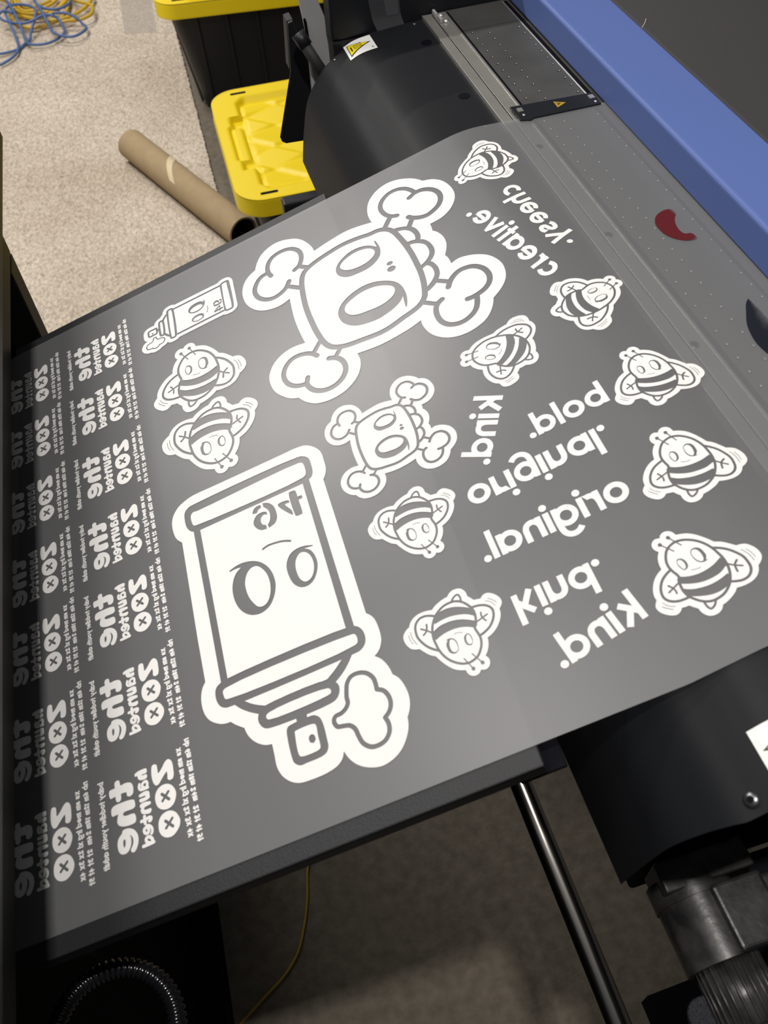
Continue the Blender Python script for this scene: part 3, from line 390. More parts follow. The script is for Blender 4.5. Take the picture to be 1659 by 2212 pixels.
# ================================================================== printed film
nx, ny = 150, 40
def low_edge(X): return -0.3045 + (0.0038 * min(1, max(0, (X - .10) / .05)))
def film_pt(u, v):
    X = -0.43 + u * (0.345 + 0.43); y0 = low_edge(X); Y = y0 + v * (0.3050 - y0); return (X, Y, film_z(X, Y) + 0.0006)
film = G().grid(nx, ny, film_pt).obj('transfer_film', 'film', smooth=True, mw=TAB)
tag(film, 'wide sheet of grey translucent film covered in white mirrored prints, on the black table', 'film')
UM = 1e-4
def on_film(name, V, T, at, refine=False, label=None, material='ink', lift=0.00035):
    """flat artwork (0.1 mm units, film axes) laid on the film; at = where its centre sits"""
    cz = film_z(at[0] * UM, at[1] * UM) + 0.0006
    if refine:
        bm = bmesh.new(); vs = [bm.verts.new((v[0] * UM, v[1] * UM, 0)) for v in V]
        for t in T:
            try: bm.faces.new([vs[i] for i in t])
            except ValueError: pass
        for _ in range(2):
            ed = [e for e in bm.edges if e.calc_length() > 0.008]
            if ed: bmesh.ops.subdivide_edges(bm, edges=ed, cuts=max(1, 1)); bmesh.ops.triangulate(bm, faces=bm.faces[:])
        bm.verts.index_update(); V = [(v.co.x / UM, v.co.y / UM) for v in bm.verts]; T = [[v.index for v in f.verts] for f in bm.faces]; bm.free()
    vv = [(v[0] * UM, v[1] * UM, film_z((at[0] + v[0]) * UM, (at[1] + v[1]) * UM) + 0.0006 + lift - cz) for v in V]
    o = new(name, vv, T, material, film); o.location = (at[0] * UM, at[1] * UM, cz)
    for p in o.data.polygons:
        if p.normal.z < 0: p.flip()
    if label: o['label'] = label
    return o
def sim(layers, sc, an):
    c, s = sc * math.cos(an), sc * math.sin(an); out = []
    for L in layers:
        L = list(L); L[1] = [(p[0] * c - p[1] * s, p[0] * s + p[1] * c) + tuple(p[2:]) for p in L[1]]
        if len(L) > 3: L[3] = L[3] * sc
        out.append(L)
    return out
def place(name, layers, spots, labels=None):
    for k, (x, y, sc, an) in enumerate(spots):
        V, T = art(sim(layers, sc, an))
        on_film(name, V, T, (x, y), refine=x > 600, label=labels[k] if labels else None)
place('skull_print', SKULL, SKULL_AT, ['large white skull and crossbones print', 'small white skull and crossbones print'])
place('spray_can_print', CAN, CAN_AT, ['large white spray can print', 'small white spray can print'])
place('bee_print', BEE, BEE_AT)
for w, p1, t1, p2 in WORDS:
    _, _, last = text_layers(w, .26, .10, lambda x, y: (x, y))
    z1 = complex(*t1); z2 = complex(last, .15)
    b = (complex(*p2) - complex(*p1)) / (z2 - z1).conjugate()
    def fn(x, y): q = complex(*p1) + b * (complex(x, y) - z1).conjugate(); return (q.real, q.imag)
    cx_, cy_ = (p1[0] + p2[0]) / 2, (p1[1] + p2[1]) / 2
    L, _, _ = text_layers(w, .26, .10, lambda x, y: tuple(a - c for a, c in zip(fn(x, y), (cx_, cy_))), k=abs(b))
    V, T = art(L); on_film('word_print', V, T, (cx_, cy_), refine=cx_ > 600)
lv, lt = art(LOGO)
lines = []
for s, (x0, y0, x1, y1) in zip(('xs sm med lrg xl 2x 3x 4x', 'nb 6m 12m 18m 24m  2t 3t 4t 5t', 'baby toddler youth adult'), LINES_AT):
    _, wid, _ = text_layers(s, .37, .17, lambda x, y: (x, y), cap=1, space=.5)
    p1, p2 = complex(x0, y0), complex(x1, y1); b = (p2 - p1) / wid; up = b.conjugate() / abs(b)
    d = b / abs(b); nrm = complex(0, 1) * d                              # reading direction, mirrored upright
    YS = 30.0
    sgn = -1
    fn = lambda x, y: ((p1 + b * x + sgn * nrm * YS * y).real, (p1 + b * x + sgn * nrm * YS * y).imag)
    L, _, _ = text_layers(s, .37, .17, fn, cap=1, space=.5, k=(abs(b) + YS) / 2)
    lines.append(art(L))
first = None
for k, at in enumerate(LOGO_AT):
    if first is None:
        o = on_film('logo_print', lv, lt, at); o.scale = (at[2], at[2], 1); kids = []
        for V, T in lines:
            c = np.array(V).mean(0); q = new('size_print', [((v[0] - c[0]) * UM, (v[1] - c[1]) * UM, 0.0) for v in V], T, 'ink', o)
            q.location = (c[0] * UM, c[1] * UM, 0.00035)
            for p in q.data.polygons:
                if p.normal.z < 0: p.flip()
            kids.append(q)
        first = (o, kids)
    else:
        o = first[0].copy(); C.objects.link(o); o.location = (at[0] * UM, at[1] * UM, film_z(at[0] * UM, at[1] * UM) + 0.0006); o.scale = (at[2], at[2], 1)
        for q in first[1]: c = q.copy(); C.objects.link(c); c.parent = o
# half printed colour work over the platen
def fade_mat(name, col, soft):
    m = bpy.data.materials.new(name); m.use_nodes = True; nt = m.node_tree; b = nt.nodes['Principled BSDF']
    b.inputs['Base Color'].default_value = (*col, 1); b.inputs['Roughness'].default_value = 0.5
    at = nt.nodes.new('ShaderNodeAttribute'); at.attribute_name = 'ink'
    n = nt.nodes.new('ShaderNodeTexNoise'); n.inputs['Scale'].default_value = 900; tc = nt.nodes.new('ShaderNodeTexCoord'); nt.links.new(tc.outputs['Object'], n.inputs['Vector'])
    ad = nt.nodes.new('ShaderNodeMath'); ad.operation = 'MULTIPLY_ADD'; ad.inputs[1].default_value = 0.5; nt.links.new(n.outputs[0], ad.inputs[0]); nt.links.new(at.outputs['Fac'], ad.inputs[2])
    r = nt.nodes.new('ShaderNodeMapRange'); r.inputs[1].default_value = 0.30; r.inputs[2].default_value = 0.30 + soft; nt.links.new(ad.outputs[0], r.inputs[0]); nt.links.new(r.outputs[0], b.inputs['Alpha'])
    return m
M['ink_red'] = fade_mat('dark_red_ink', (0.10, 0.004, 0.006), 0.8)
M['ink_navy'] = fade_mat('blue_black_ink', (0.004, 0.006, 0.012), 0.7)
def fade_print(name, outer, inner, alpha, material, label, n=40, m=8):
    """strip between two smooth borders, ink density alpha(u, v)"""
    A = catmull(outer, False, 8); B = catmull(inner, False, 8)
    def samp(P, u):
        k = u * (len(P) - 1); i = min(int(k), len(P) - 2); f = k - i; return (P[i][0] * (1 - f) + P[i + 1][0] * f, P[i][1] * (1 - f) + P[i + 1][1] * f)
    V = []; al = []
    for j in range(m + 1):
        for i in range(n + 1):
            a, b = samp(A, i / n), samp(B, i / n); v = j / m; V.append((a[0] + (b[0] - a[0]) * v, a[1] + (b[1] - a[1]) * v)); al.append(alpha(i / n, v))
    F = [(j * (n + 1) + i, j * (n + 1) + i + 1, (j + 1) * (n + 1) + i + 1, (j + 1) * (n + 1) + i) for j in range(m) for i in range(n)]
    c = np.array(V).mean(0); o = on_film(name, [(v[0] - c[0], v[1] - c[1]) for v in V], F, c, material=material, label=label)
    at = o.data.attributes.new('ink', 'FLOAT', 'POINT')
    for k, x in enumerate(al): at.data[k].value = x
o_ = [RED[4], RED[3], RED[2], RED[1], RED[0], RED[17], RED[16], RED[15], RED[14], RED[13], RED[12], RED[11]]
i_ = [RED[5], RED[6], RED[7], RED[8], RED[9], RED[10], RED[11]]
fade_print('crescent_print', o_, i_, lambda u, v: min(1, 9 * u + .05, 7 * (1 - u) + .05) * (1 if v > .12 or not .33 < u < .62 else .35 + v * 5), 'ink_red', 'dark red crescent print')
fade_print('fur_print', [BLACK[0], BLACK[1], BLACK[2], BLACK[3], BLACK[4], BLACK[5], BLACK[6]], [BLACK[0], BLACK[9], BLACK[8], BLACK[8], BLACK[7], BLACK[7], (BLACK[7][0] + 90, BLACK[7][1] - 60)], lambda u, v: min(1.0, max(0, 1.15 - .95 * v)) * min(1, u * 8 + .3), 'ink_navy', 'blue-black print with a feathered edge')

# ================================================================== printer
pr = thing('printer', PRI, 'large format printer with black curved front, perforated metal bed and blue cover', 'printer')
PROF = [(.0015, -.0035), (-.024, -.0045), (-.050, -.0060), (-.070, -.0085), (-.086, -.0130), (-.098, -.0200), (-.110, -.0280), (-.123, -.0370), (-.135, -.0510), (-.148, -.0720), (-.157, -.1060), (-.1645, -.1500)]
PS = catmull(PROF, False, 6)
YF, YN = 0.266, -0.687
def prof(s):
    k = min(max(s, 0), 1) * (len(PS) - 1); i = min(int(k), len(PS) - 2); t = k - i; return (PS[i][0] + (PS[i + 1][0] - PS[i][0]) * t, PS[i][1] + (PS[i + 1][1] - PS[i][1]) * t)
def sag(y): return 0.0014 + 0.0088 * max(0, .05 - y)
def guide_pt(s, v):
    x, z = prof(s); yn = YN + 0.018 * max(0, (s - .6) / .4)
    y = YF + v * (yn - YF)
    return (x, y, z - sag(y) - 0.016 * max(0, s - .85) / .15 * v)
o = G().grid(66, 40, guide_pt).obj('front_guide', 'guide', pr, smooth=True); 
def near_s(x): # profile parameter at a given X
    return min(range(1001), key=lambda i: abs(prof(i / 1000)[0] - x)) / 1000
def guide_frame(x, y, lift):
    s = near_s(x); a, b = prof(max(0, s - .01)), prof(min(1, s + .01)); t = Vector((b[0] - a[0], 0, b[1] - a[1])).normalized(); n = Vector((-t.z, 0, t.x)); n = n if n.z > 0 or n.x < 0 else -n
    if n.z < 0 and n.x > 0: n = -n
    p = prof(s); return Vector((p[0], y, p[1] - sag(y))) + n * lift, t, n
# body under and behind the guide
G().box(-0.02, 0.45, -1.25, 0.262, -0.20, -0.012).obj('lower_beam', 'hole', pr)
G().prism([(x + .004, z - .006) for x, z in PROF[1:]] + [(-.02, -.17), (-.02, -.012)], 0.003, 'y', YN + 0.03).obj('end_cheek', 'hole', pr)
bevel(G().box(-0.110, 0.52, 0.268, 0.298, -0.012, 0.075).obj('end_housing', 'black', pr), 0.003)
bevel(G().box(-0.109, 0.3, 0.268, 0.297, -0.20, -0.0125).obj('housing_base', 'black', pr), 0.003)
# platen with ridges and drilled plate
bevel(G().box(0.0015, 0.030, -1.25, 0.266, -0.012, -0.0008).obj('front_rail', 'rail', pr), .0004, 1)
g = G().box(0.0305, 0.118, -1.25, 0.2075, -0.012, -0.0004).box(0.0305, 0.118, 0.2085, 0.266, -0.012, -0.0004)
gp = g; k_dom = len(gp.f)
g = G().box(0.0012, 0.0026, -1.25, 0.266, -0.010, -0.0003).box(0.0130, 0.0150, -1.25, 0.235, -0.001, 0.0001).box(0.0272, 0.0300, -1.25, 0.262, -0.001, 0.0001).box(0.1008, 0.1024, 0.022, 0.262, -0.001, 0.0002)
bevel(g.obj('platen_ridge', 'alu_bright', pr), 0.0003, 1)
g = G().box(0.0972, 0.1006, -1.25, 0.018, -0.001, -0.0001).box(0.1026, 0.1070, 0.022, 0.262, -0.001, -0.0002).box(0.0304, 0.0348, -1.25, 0.010, -0.001, -0.0001).box(0.0124, 0.0129, -1.25, 0.262, -0.001, 0.0).box(0.0304, 0.0325, 0.010, 0.262, -0.001, -0.0001)
g.obj('platen_groove', 'hole', pr)
hl = []
for x, ph in ((.0412, .2), (.0593, .192), (.0957, .192)):
    y = ph
    while y > -0.75:
        gp.dome((x, y, -0.0004), 0.00085 if y > .01 else .00125, 0.0005, 10, 3); hl.append((x - .0006, y - .0007)); y -= 0.0162  # bright domes stand in for the catch-light on the drilled holes
k_hole = len(gp.f)
for x, y in hl: gp.disc((x, y, -.0003), .0014 if y > .01 else .0019, 10)  # off-centre dark discs paint a dark crescent at each hole
o = gp.obj('platen', 'alu', pr); o.data.materials.append(M['alu_bright']); o.data.materials.append(M['hole'])
for p in o.data.polygons:
    if p.index >= k_hole: p.material_index = 2
    elif p.index >= k_dom: p.material_index = 1; p.use_smooth = True
for y in (-.053, -.2075, -.359):
    o = G().dome((.0175, y, -.0006), .0042, .0009, 20, 3).obj('platen_screw', 'screw', pr, smooth=True)
    G().disc((.0178, y + .0004, .00032), .0026, 16).obj('screw_recess', 'hole', o)
for x, y, k in ((.0215, .2555, 1), (.0225, .239, 1)):
    o = G().dome((x, y, -.0006), .0042, .0035, 16, 4).obj('bed_knob', 'alu_bright', pr, smooth=True)
    bevel(G().box(x - .0078, x - .0045, y - .002, y + .010, -.0006, .0045).obj('bed_clip', 'grey_paint', o), .0006)
# sliding film clamp
cl = bevel(G().prism([(.0160, .0215), (.1055, .0165), (.1040, -.0070), (.0310, -.0068), (.0268, -.0095), (.0165, -.0060)], .0018, 'z', .0016).obj('film_clamp', 'black', pr), .0004)
def tri_label(par, A, B, Cc, z, m1, m2, bord):
    c = [(A[k] + B[k] + Cc[k]) / 3 for k in (0, 1)]
    G().add([(p[0], p[1], z) for p in (A, B, Cc)], [(0, 1, 2)]).obj('warning_triangle', m1, par)
    return c
t = G().prism([(.0605, .0138), (.0717, .0077), (.0602, .0014)], .0002, 'z', .0035).obj('warning_triangle', 'label_dull', cl)
G().prism([(.0622, .0102), (.0662, .0082), (.0622, .0052), (.0618, .0060), (.0645, .0080), (.0618, .0096)], .0002, 'z', .0037).obj('heat_symbol', 'label_black', t)
for x, y in ((.0225, .011), (.0995, .008)):
    G().box(x - .002, x + .0035, y - .003, y + .004, .0034, .0040).obj('clamp_slot', 'alu_bright', cl)
    G().dome((x + .001, y - .0095, .0034), .0016, .0008, 12, 3).obj('clamp_rivet', 'alu_bright', cl, smooth=True)
# blue front cover bar and the dark lid behind it
bc = G().prism([(.1085, .0020), (.1085, .0345), (.1110, .0370), (.1765, .0370), (.1765, .0020)], 1.515, 'y', -1.25).obj('front_cover', 'blue', pr); bevel(bc, .002)
lidp = G().prism([(.1772, .0355), (.1772, .0300), (.34, .0300), (.60, .2000), (.60, .2600)], 1.515, 'y', -1.25)
bevel(lidp.obj('top_cover', 'lid_black', pr), .003)
# bolts and openings of the guide
for x, y, r in ((-.1107, .2660, .0030), (-.0134, .0111, .0018), (-.0101, .2595, .0028), (-.1110, -.6775, .0050)):
    p, t_, n_ = guide_frame(x, min(y, .2622), 0.0002); ny_ = n_.cross(t_)
    o = G().dome(p, r, r * .45, 20, 4, t_, ny_, n_).obj('guide_screw', 'screw', pr, smooth=True)
    G().disc(p + n_ * r * .46, r * .45, 6, t_, ny_).obj('screw_recess', 'hole', o)
for x, y in ((-.0122, .2079), (-.0133, .0762)):
    p, t_, n_ = guide_frame(x, y, 0.0005); G().disc(p, .0062, 28, t_, n_.cross(t_)).obj('access_hole', 'hole', pr)
# heat warning labels stuck to the curve: (profile s, Y) corners
def guide_label(x0, x1, y0, y1, sy, flip):
    """x0..x1 along the curve, y0..y1 along the printer; sy = skew of Y with x"""
    s0, s1 = near_s(x0), near_s(x1)
    def P(u, v, lift):
        s = s0 + (s1 - s0) * u; x, z = prof(s); a, b = prof(max(0, s - .02)), prof(min(1, s + .02)); t = Vector((b[0] - a[0], 0, b[1] - a[1])).normalized(); n = Vector((-t.z, 0, t.x))
        if n.z < 0: n = -n
        y = y0 + (y1 - y0) * v + sy * u
        return tuple(Vector((x, y, z - sag(y))) + n * lift)
    o = G().grid(24, 8, lambda u, v: P(u, v, .0005)).obj('warning_label', 'white', pr, smooth=True)
    def patch(name, m, poly, lift, par, nn=10):
        bm = bmesh.new(); f = bm.faces.new([bm.verts.new((p[0], p[1], 0)) for p in poly])
        bmesh.ops.triangulate(bm, faces=bm.faces[:])
        for _ in range(3): bmesh.ops.subdivide_edges(bm, edges=[e for e in bm.edges if e.calc_length() > .07], cuts=1); bmesh.ops.triangulate(bm, faces=bm.faces[:])
        bm.verts.index_update(); q = new(name, [P(v.co.x, v.co.y, lift) for v in bm.verts], [[v.index for v in f.verts] for f in bm.faces], m, par, True); bm.free(); return q
    fl = (lambda p: [(1 - a, b) for a, b in p]) if flip else (lambda p: p)
    tb_ = patch('warning_triangle', 'label_black', fl([(.885, .10), (.07, .44), (.90, .88)]), .0007, o)
    patch('triangle_fill', 'label_yellow', fl([(.855, .155), (.14, .44), (.868, .80)]), .0009, tb_)
    patch('heat_bar', 'label_black', fl([(.78, .33), (.78, .62), (.73, .62), (.73, .33)]), .0011, tb_)
    for k in range(3):
        v0 = .34 + .10 * k; pts_ = [(.66 - .30 * i / 8, v0 + .03 * math.sin(i / 8 * 2 * PI)) for i in range(9)]
        G().tube([P(*fl([p])[0], .0011) for p in pts_], .00033, 5).obj('heat_wave', 'label_black', tb_)
    if not flip:
        G().tube([P(.12, .80, .0008), P(.08, .83, .0008), P(.12, .86, .0008), P(.07, .89, .0008)], .0002, 4).obj('print_mark', 'label_black', o)
guide_label(-.0655, -.0970, .2613, .2262, .0065, False)
guide_label(-.0510, -.0970, -.6420, -.6730, -.0015, True)
# clear tape hanging from the end housing
def tape_strip(pts0, pts1):
    A = catmull3(pts0); B = catmull3(pts1); n = len(A)
    return G().add([tuple(p) for p in A] + [tuple(p) for p in B], [(i, i + 1, n + i + 1, n + i) for i in range(n - 1)])
def catmull3(P, k=6):
    a = catmull([(p[0], p[1]) for p in P], False, k); b = catmull([(p[0], p[2]) for p in P], False, k)
    n = min(len(a), len(b)); return [Vector((a[i][0], a[i][1], b[i][1])) for i in range(n)]
o = tape_strip([(-.069, .2655, .060), (-.0645, .261, .030), (-.0625, .2555, .010), (-.060, .244, .0015)], [(-.028, .2655, .060), (-.0275, .262, .030), (-.0270, .258, .009), (-.0255, .250, .0012)]).obj('clear_tape', 'clear', pr, smooth=True)
o['label'] = 'strip of clear tape hanging from the black end housing'
o = tape_strip([(-.052, .2645, .055), (-.047, .258, .030), (-.045, .2545, .012)], [(-.031, .2645, .055), (-.030, .260, .030), (-.0305, .2565, .011)]).obj('clear_tape', 'clear', pr, smooth=True)
# grey side bracket, bar and black side plate beyond the guide
gb = G().prism([(-.1395, .045), (-.1220, .045), (-.0940, -.0420), (-.0960, -.10), (-.135, -.10), (-.1330, -.0150)], .010, 'y', .300).obj('side_bracket', 'grey_paint', pr); bevel(gb, .0025)
G().prism([(-.1352, .006), (-.1330, .007), (-.1318, .003), (-.1300, -.030), (-.1335, -.034)], .002, 'y', .2985).obj('bracket_slot', 'hole', gb)
G().cyl((-.1395, .292, -.0180), (-.1120, .286, -.0720), .0068, 20).obj('tilt_rod', 'lid_black', pr, smooth=True)
G().cyl((-.1440, .300, -.0085), (-.1370, .292, -.0220), .0085, 20).obj('rod_collar', 'black', pr, smooth=True)
sp = [(-.1510, -.004), (-.1440, -.002), (-.120, -.10), (-.120, -.156), (-.1745, -.1535), (-.1795, -.1500), (-.1812, -.1440), (-.1555, -.062)]
bevel(G().prism(sp, .004, 'y', .320).obj('side_plate', 'black', pr), .0012)
G().prism([(-.1515, -.003), (-.1440, -.002), (-.1300, -.060), (-.1250, -.115), (-.1290, -.118), (-.1400, -.075), (-.1560, -.060)], .020, 'y', .3245).obj('plate_arm', 'lid_black', pr)
# stand and take-up hardware below
G().box(.02, .10, -1.2, .45, -1.000, -.20).box(.0, .0, 0, 0, 0, 0) if False else None
bevel(G().box(.10, .16, .33, .40, -1.006, -.20).obj('stand_leg', 'black', pr), .004)
bevel(G().box(.06, .16, -1.16, -1.05, -.975, -.20).obj('stand_leg', 'black', pr), .004)
bevel(G().box(-.16, .60, .32, .41, -1.012, -.975).obj('stand_foot', 'black', pr), .006)
bar = G().cyl((-.1668, -1.05, -.35), (-.1668, .30, -.35), .0102, 40).obj('take_up_bar', 'chrome', pr, smooth=True)
bar['label'] = 'polished steel bar'
bevel(G().box(-.20, .10, .255, .275, -.40, -.20).obj('bar_bracket', 'black', pr), .003)
bevel(G().box(-.20, .10, -1.08, -1.05, -.40, -.20).obj('bar_bracket', 'black', pr), .003)
# scuffed film roll holder at the lower right (axis along the printer)
HZ = -.235
hd = G().cyl((-.1040, -.655, HZ), (-.1040, -.712, HZ), .0290, 48).cyl((-.1040, -.650, HZ + .001), (-.1040, -.668, HZ + .001), .0305, 48).obj('roll_holder', 'scuffed', pr, smooth=True); hd.location = (.002, -.016, 0)
md = hd.modifiers.new('edge', 'EDGE_SPLIT'); md.split_angle = 0.6
bevel(G().box(-.1000, -.0610, -.712, -.6660, HZ + .012, HZ + .0335, .003).obj('holder_block', 'scuffed', hd), .001)
bevel(G().box(-.0640, -.0420, -.706, -.668, HZ + .002, HZ + .0240, .003).obj('holder_latch', 'scuffed', hd), .001)
bevel(G().box(-.1300, -.0600, -.662, -.640, HZ - .010, HZ + .030, .002).obj('holder_plate', 'scuffed', hd), .001)
core = G().cyl((-.1030, -.712, HZ - .001), (-.1030, -.752, HZ - .001), .0235, 40)
for k in range(26):
    a = 2 * PI * k / 26; q = Vector((-.1030 + .0235 * math.cos(a), 0, HZ - .001 + .0235 * math.sin(a)))
    core.cyl((q.x, -.712, q.z), (q.x, -.752, q.z), .00125, 8)
core.obj('ribbed_core_grip', 'scuffed', hd, smooth=True)
bevel(G().box(-.128, .14, -.650, -.632, HZ - .06, HZ + .055).obj('holder_rail', 'hole', pr), .003)
bevel(G().box(-.056, .14, -.80, -.665, HZ - .05, HZ + .006).obj('holder_arm', 'hole', pr), .003)
G().cyl((-.0555, -.702, HZ + .000), (-.0555, -.688, HZ + .000), .010, 24).obj('holder_knob', 'black', pr, smooth=True)
b_ = [(-.1500, -.7420)] + [(-.1500 + .012 - .012 * math.cos(a), -.7420 + .012 * math.sin(a)) for a in np.linspace(0, PI / 2, 7)] + [(.10, -.7300), (.10, -.95), (-.150, -.95)]
b_ = [(x + .008, y - .010) for x, y in b_]
bevel(G().prism(b_, .006, 'z', HZ - .010).obj('holder_board', 'felt', pr), .0015)
# low crossbar of the stand
G().prism([(.00, -.660), (.45, -.650), (.45, -.95), (.00, -.95)], .05, 'z', -.958).obj('stand_crossbar', 'hole', pr)

# ================================================================== totes
def rrect(x0, x1, y0, y1, r, n=8):
    out = []
    for cx_, cy_, a0 in ((x1 - r, y1 - r, 0), (x0 + r, y1 - r, 90), (x0 + r, y0 + r, 180), (x1 - r, y0 + r, 270)):
        out += [(cx_ + r * math.cos(math.radians(a0 + 90 * i / n)), cy_ + r * math.sin(math.radians(a0 + 90 * i / n))) for i in range(n + 1)]
    return out
LX, LY, LH = 0.755, 0.495, 0.360
def lid_h(x, y):
    """height of the moulded lid top relative to its rim; x, y from the lid corner"""
    dx = min(x, LX - x); dy = min(y, LY - y)
    def ramp(d, a, b): return min(1, max(0, (d - a) / (b - a)))
    yy = abs(y - LY / 2)
    side = 0.034 if yy > .075 else 0.026                                                  # pockets beside the short end ridge
    corner = 0
    inn = min(ramp(dx, side, side + .007), ramp(dy, 0.040, 0.054))
    if yy > .118: inn = min(inn, ramp(dx, .060, .068))                                    # rounded corner pads
    if yy > .15: inn = min(inn, ramp(dx + dy * .9, .118, .130))
    h = -0.015 * inn
    if inn > .99 and dx < .062 and yy < .075: h = -0.006 * min(1, ramp(.062 - dx, 0, .006) + 0) - .015 * (1 - ramp(.062 - dx, 0, .006))
    # diamond quilting in the recess
    m = min(ramp(dx, .066, .075), ramp(dy, .058, .068))
    p, q = (x * .95 + y * 1.15) / .125, (x * .62 - y * 1.45) / .125
    fp = p - math.floor(p); fq = q - math.floor(q)
    h += m * (0.0065 * (fp if int(math.floor(q)) % 2 == 0 else 1 - fp) * min(1, fq * 14, (1 - fq) * 14) * min(1, (1 - fp) * 12, fp * 12 + .3))
    return h
def make_tote(mw, label):
    t = thing('storage_tote', mw, label, 'storage bin', 'black totes with yellow lids')
    # tapered tub with ribs: rings from the floor up
    rings = []
    for z, ins in ((0.0, .085), (.006, .080), (.20, .052), (.318, .034)):
        ring = []
        for (x, y) in rrect(ins, LX - ins, ins, LY - ins, .035, 6): ring.append((x, y, z))
        rings.append(ring)
    n = len(rings[0]); v = [p for r in rings for p in r]
    f = [(j * n + i, j * n + (i + 1) % n, (j + 1) * n + (i + 1) % n, (j + 1) * n + i) for j in range(3) for i in range(n)] + [tuple(range(n))[::-1], tuple(range(3 * n, 4 * n))]
    g = G().add(v, f)
    for k in range(7):                                                  # moulded ribs on the four sides
        for (ax, s) in (('x', 0), ('x', 1)):
            x = .11 + k * (LX - .22) / 6; y0, y1 = (.076, .032) if s == 0 else (LY - .076, LY - .032); sg = -1 if s == 0 else 1
            g.add([(x - .007, y0, .01), (x + .007, y0, .01), (x + .007, y1, .31), (x - .007, y1, .31), (x - .005, y0 + sg * .006, .01), (x + .005, y0 + sg * .006, .01), (x + .005, y1 + sg * .006, .31), (x - .005, y1 + sg * .006, .31)], [(4, 5, 6, 7), (0, 1, 5, 4), (2, 3, 7, 6), (1, 2, 6, 5), (3, 0, 4, 7)])
    for k in range(4):
        for s in (0, 1):
            y = .12 + k * (LY - .24) / 3; x0, x1 = (.076, .032) if s == 0 else (LX - .076, LX - .032); sg = -1 if s == 0 else 1
            g.add([(x0, y - .007, .01), (x0, y + .007, .01), (x1, y + .007, .31), (x1, y - .007, .31), (x0 + sg * .006, y - .005, .01), (x0 + sg * .006, y + .005, .01), (x1 + sg * .006, y + .005, .31), (x1 + sg * .006, y - .005, .31)], [(4, 5, 6, 7), (0, 1, 5, 4), (2, 3, 7, 6), (1, 2, 6, 5), (3, 0, 4, 7)])
    tub = g.obj('tub', 'tub', t)
    # lid: moulded top in a rounded skirt
    R = .065; nx_, ny_ = 170, 112; g = G()
    ins = lambda x, y: not ((x < R and y < R and math.hypot(R - x, R - y) > R) or (x < R and y > LY - R and math.hypot(R - x, y - LY + R) > R) or (x > LX - R and y < R and math.hypot(x - LX + R, R - y) > R) or (x > LX - R and y > LY - R and math.hypot(x - LX + R, y - LY + R) > R))
    def P(u, v):
        x, y = u * LX, v * LY
        for cx_, cy_, sx, sy in ((R, R, -1, -1), (LX - R, R, 1, -1), (R, LY - R, -1, 1), (LX - R, LY - R, 1, 1)):
            if (x - cx_) * sx > 0 and (y - cy_) * sy > 0:               # pull the square corner into the round one
                a, b = abs(x - cx_) / R, abs(y - cy_) / R; m_ = max(a, b); h_ = math.hypot(a, b)
                if h_ > 0: x = cx_ + sx * R * a * m_ / h_; y = cy_ + sy * R * b * m_ / h_
        e = min(min(x, LX - x), min(y, LY - y))
        return (x, y, LH + lid_h(x, y))
    g.grid(nx_, ny_, P)
    sk_ = rrect(0, LX, 0, LY, R, 10); n = len(sk_)
    rr = [[(x + (LX / 2 - x) * .004 * a, y + (LY / 2 - y) * .006 * a, LH + z) for x, y in sk_] for a, z in ((2.2, .0003), (.6, -.003), (0, -.008), (-.3, -.030), (-1.2, -.036), (-1.2, -.042), (2.5, -.042))]
    g.add([p for r in rr for p in r], [(j * n + i, (j + 1) * n + i, (j + 1) * n + (i + 1) % n, j * n + (i + 1) % n) for j in range(6) for i in range(n)])
    lid = g.obj('lid', 'yellow', t, smooth=True)
    md = lid.modifiers.new('edge', 'EDGE_SPLIT'); md.split_angle = 0.9
    for y in (.024, LY - .024):                                         # hasp slots in the rim
        for x in (.073, LX - .073):
            G().prism([(x + px * 1.0, y + py) for px, py in rrect(-.020, .020, -.0042, .0042, .0041, 4)], .0006, 'z', LH + .0002).obj('hasp_slot', 'hole', lid)
    for y in (-.008, LY - .030):                                        # handles of the tub under the long edges
        bevel(G().box(.125, LX - .125, y, y + .038, LH - .052, LH - .012).obj('tub_handle', 'tub', tub), .003)
    return t
mw1 = Matrix.Translation((-0.053, 1.250, 0))
tote = make_tote(mw1, 'black storage tote with yellow lid nearest the table, cardboard tube beside it')
t2 = tote.copy(); C.objects.link(t2)
t2.matrix_world = Matrix.Translation((-0.138, 2.285, 0)) @ Matrix.Rotation(math.radians(-6.5), 4, 'Z')
t2['label'] = 'black storage tote with yellow lid farther back, at the top of the photo'
for ch in list(tote.children):
    c = ch.copy(); C.objects.link(c); c.parent = t2
    for q in list(ch.children):
        if q.name.startswith('tub_handle'): continue
        d = q.copy(); C.objects.link(d); d.parent = c
# things standing on the far tote
def on_tote(x, y, z): return t2.matrix_world @ Vector((x, y, z))
p = on_tote(.125, .060, LH + .0005)
o = thing('paper_roll', Matrix.Translation(p), 'tan paper roll standing on the far tote lid', 'paper roll')
G().cyl((0, 0, 0), (0, 0, .05), .043, 32).obj('wound_paper', 'kraft', o, smooth=False)
G().cyl((0, 0, .0500), (0, 0, .0512), .018, 24).obj('core_opening', 'hole', o)
p = on_tote(.265, .090, LH + .0005)
o = G().box(-.065, .075, -.042, .06, 0, .055, .012).obj('black_case', 'black'); o.location = p; o.rotation_euler = (0, 0, math.radians(-6.5))
tag(o, 'small black rounded case lying on the far tote lid beside the tan roll', 'case')

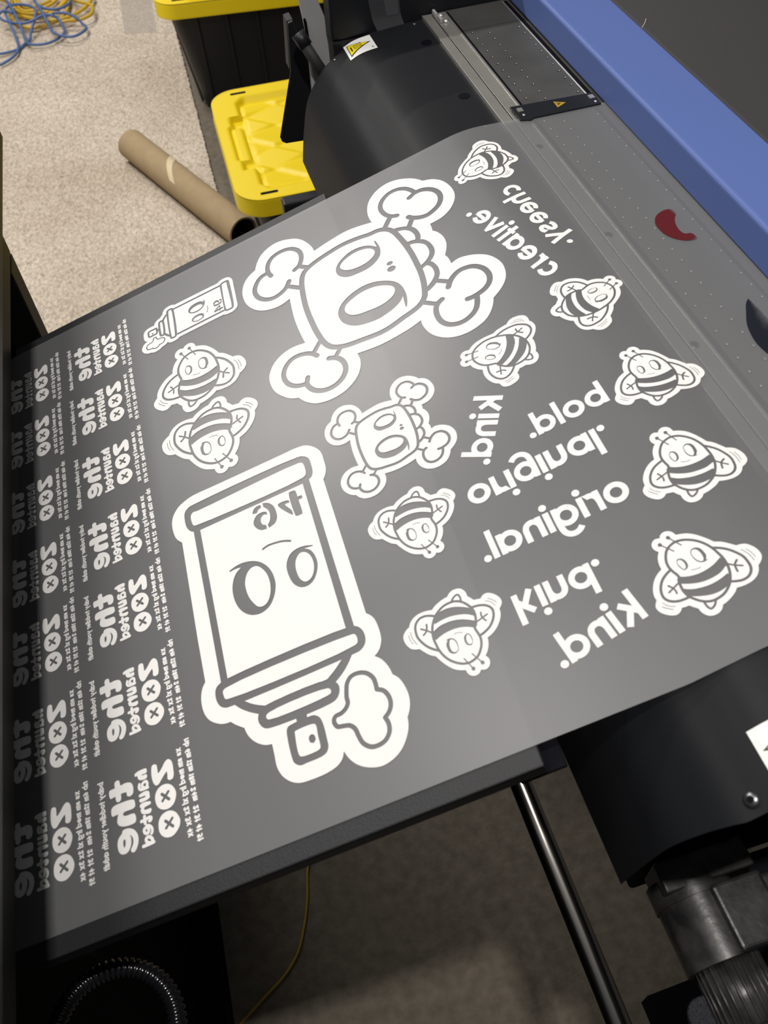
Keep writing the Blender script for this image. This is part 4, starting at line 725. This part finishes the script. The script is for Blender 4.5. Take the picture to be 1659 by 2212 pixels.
# ================================================================== cardboard tube on the carpet
a, b = Vector(TUBE_A), Vector(TUBE_B)
ax = (b - a).normalized(); q = ax.to_track_quat('Z', 'Y')
ct = thing('cardboard_tube', Matrix.Translation(a) @ q.to_matrix().to_4x4(), 'brown cardboard tube with a strip of tape, lying on the carpet', 'tube')
LT = (b - a).length; RO, RI = .0435, .0385
g = G(); n = 48
rg = lambda r, z: [(r * math.cos(2 * PI * i / n), r * math.sin(2 * PI * i / n), z) for i in range(n)]
v = rg(RO, 0) + rg(RO, LT) + rg(RI, LT) + rg(RI, 0)
g.add(v, [(j * n + i, j * n + (i + 1) % n, ((j + 1) % 4) * n + (i + 1) % n, ((j + 1) % 4) * n + i) for j in range(4) for i in range(n)])
o = g.obj('tube_wall', 'kraft', ct, smooth=True); md = o.modifiers.new('edge', 'EDGE_SPLIT'); md.split_angle = .6
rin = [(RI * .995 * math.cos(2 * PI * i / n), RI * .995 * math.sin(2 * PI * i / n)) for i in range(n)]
g = G().add([(x, y, LT - .004) for x, y in rin] + [(x, y, .004) for x, y in rin], [(i, n + i, n + (i + 1) % n, (i + 1) % n) for i in range(n)]).obj('inner_dark_layer', 'lid_black', ct)  # dark grey layer just inside the tube wall
def tp(u, v):
    an = math.radians(70 + 0) + (u - .5) * 2.5; z = .225 + (v - .5) * .030 + (u - .5) * .150 + .006 * math.sin(u * 7)
    return ((RO + .0006) * math.cos(an), (RO + .0006) * math.sin(an), z)
TAPE = G().grid(26, 3, tp).obj('tape_strip', 'tape', ct, smooth=True)
TAPE['label'] = 'pale masking tape strip'

# ================================================================== cords, sheet, fibre
def cord(name, strands, r, z0, m, label, cat, step=.012, over=0.0):
    g = G()
    for k, s in enumerate(strands):
        p = catmull(s, False, 8); n = len(p)
        g.tube([(x, y, z0 + r + (k % 4) * step * .5 + step * .25 * (1 + math.sin(i * .11 + k * 1.7)) + over * max(0, 1 - ((x + .53) / .30) ** 2 - ((y - 3.27) / .25) ** 2) ** .5) for i, (x, y) in enumerate(p)], r, 8)
    return tag(g.obj(name, m, smooth=True), label, cat)
cord('extension_cord', YEL, .0062, .011, 'cord_yellow', 'thick yellow cord coiled on the carpet under the blue cable', 'cord')
cord('network_cable', BLUE, .0048, .014, 'cord_blue', 'blue cable in loose loops on the carpet over the yellow coil', 'cable', .010, .045)
p = catmull(WIRE, False, 8)
g = G().tube([(x, y, .0022) for x, y in p], .0020, 8)
tag(g.obj('thin_wire', 'wire_yellow', smooth=True), 'thin yellow wire on the dark concrete floor below the table', 'wire')
g = G().grid(8, 10, lambda u, v: (-.2637 + .115 * u + .012 * v, 2.955 - .03 * u + .60 * v, .0125 + .0012 * math.sin(u * 7 + v * 5)))
tag(g.obj('plastic_sheet', 'sheet', smooth=True), 'clear plastic sheet lying flat on the carpet beside the far tote', 'plastic sheet')
hp = [(PRI @ Vector(HAIR[min(i // 2, 3)])).lerp(PRI @ Vector(HAIR[min(i // 2 + 1, 3)]), (i % 2) / 2) + Vector((0, 0, -.0006 + .0003 * i)) for i in range(7)]
tag(G().tube(hp, .00035, 5).obj('loose_fibre', 'hair'), 'single pale fibre stuck to the dark top cover of the printer', 'fibre')
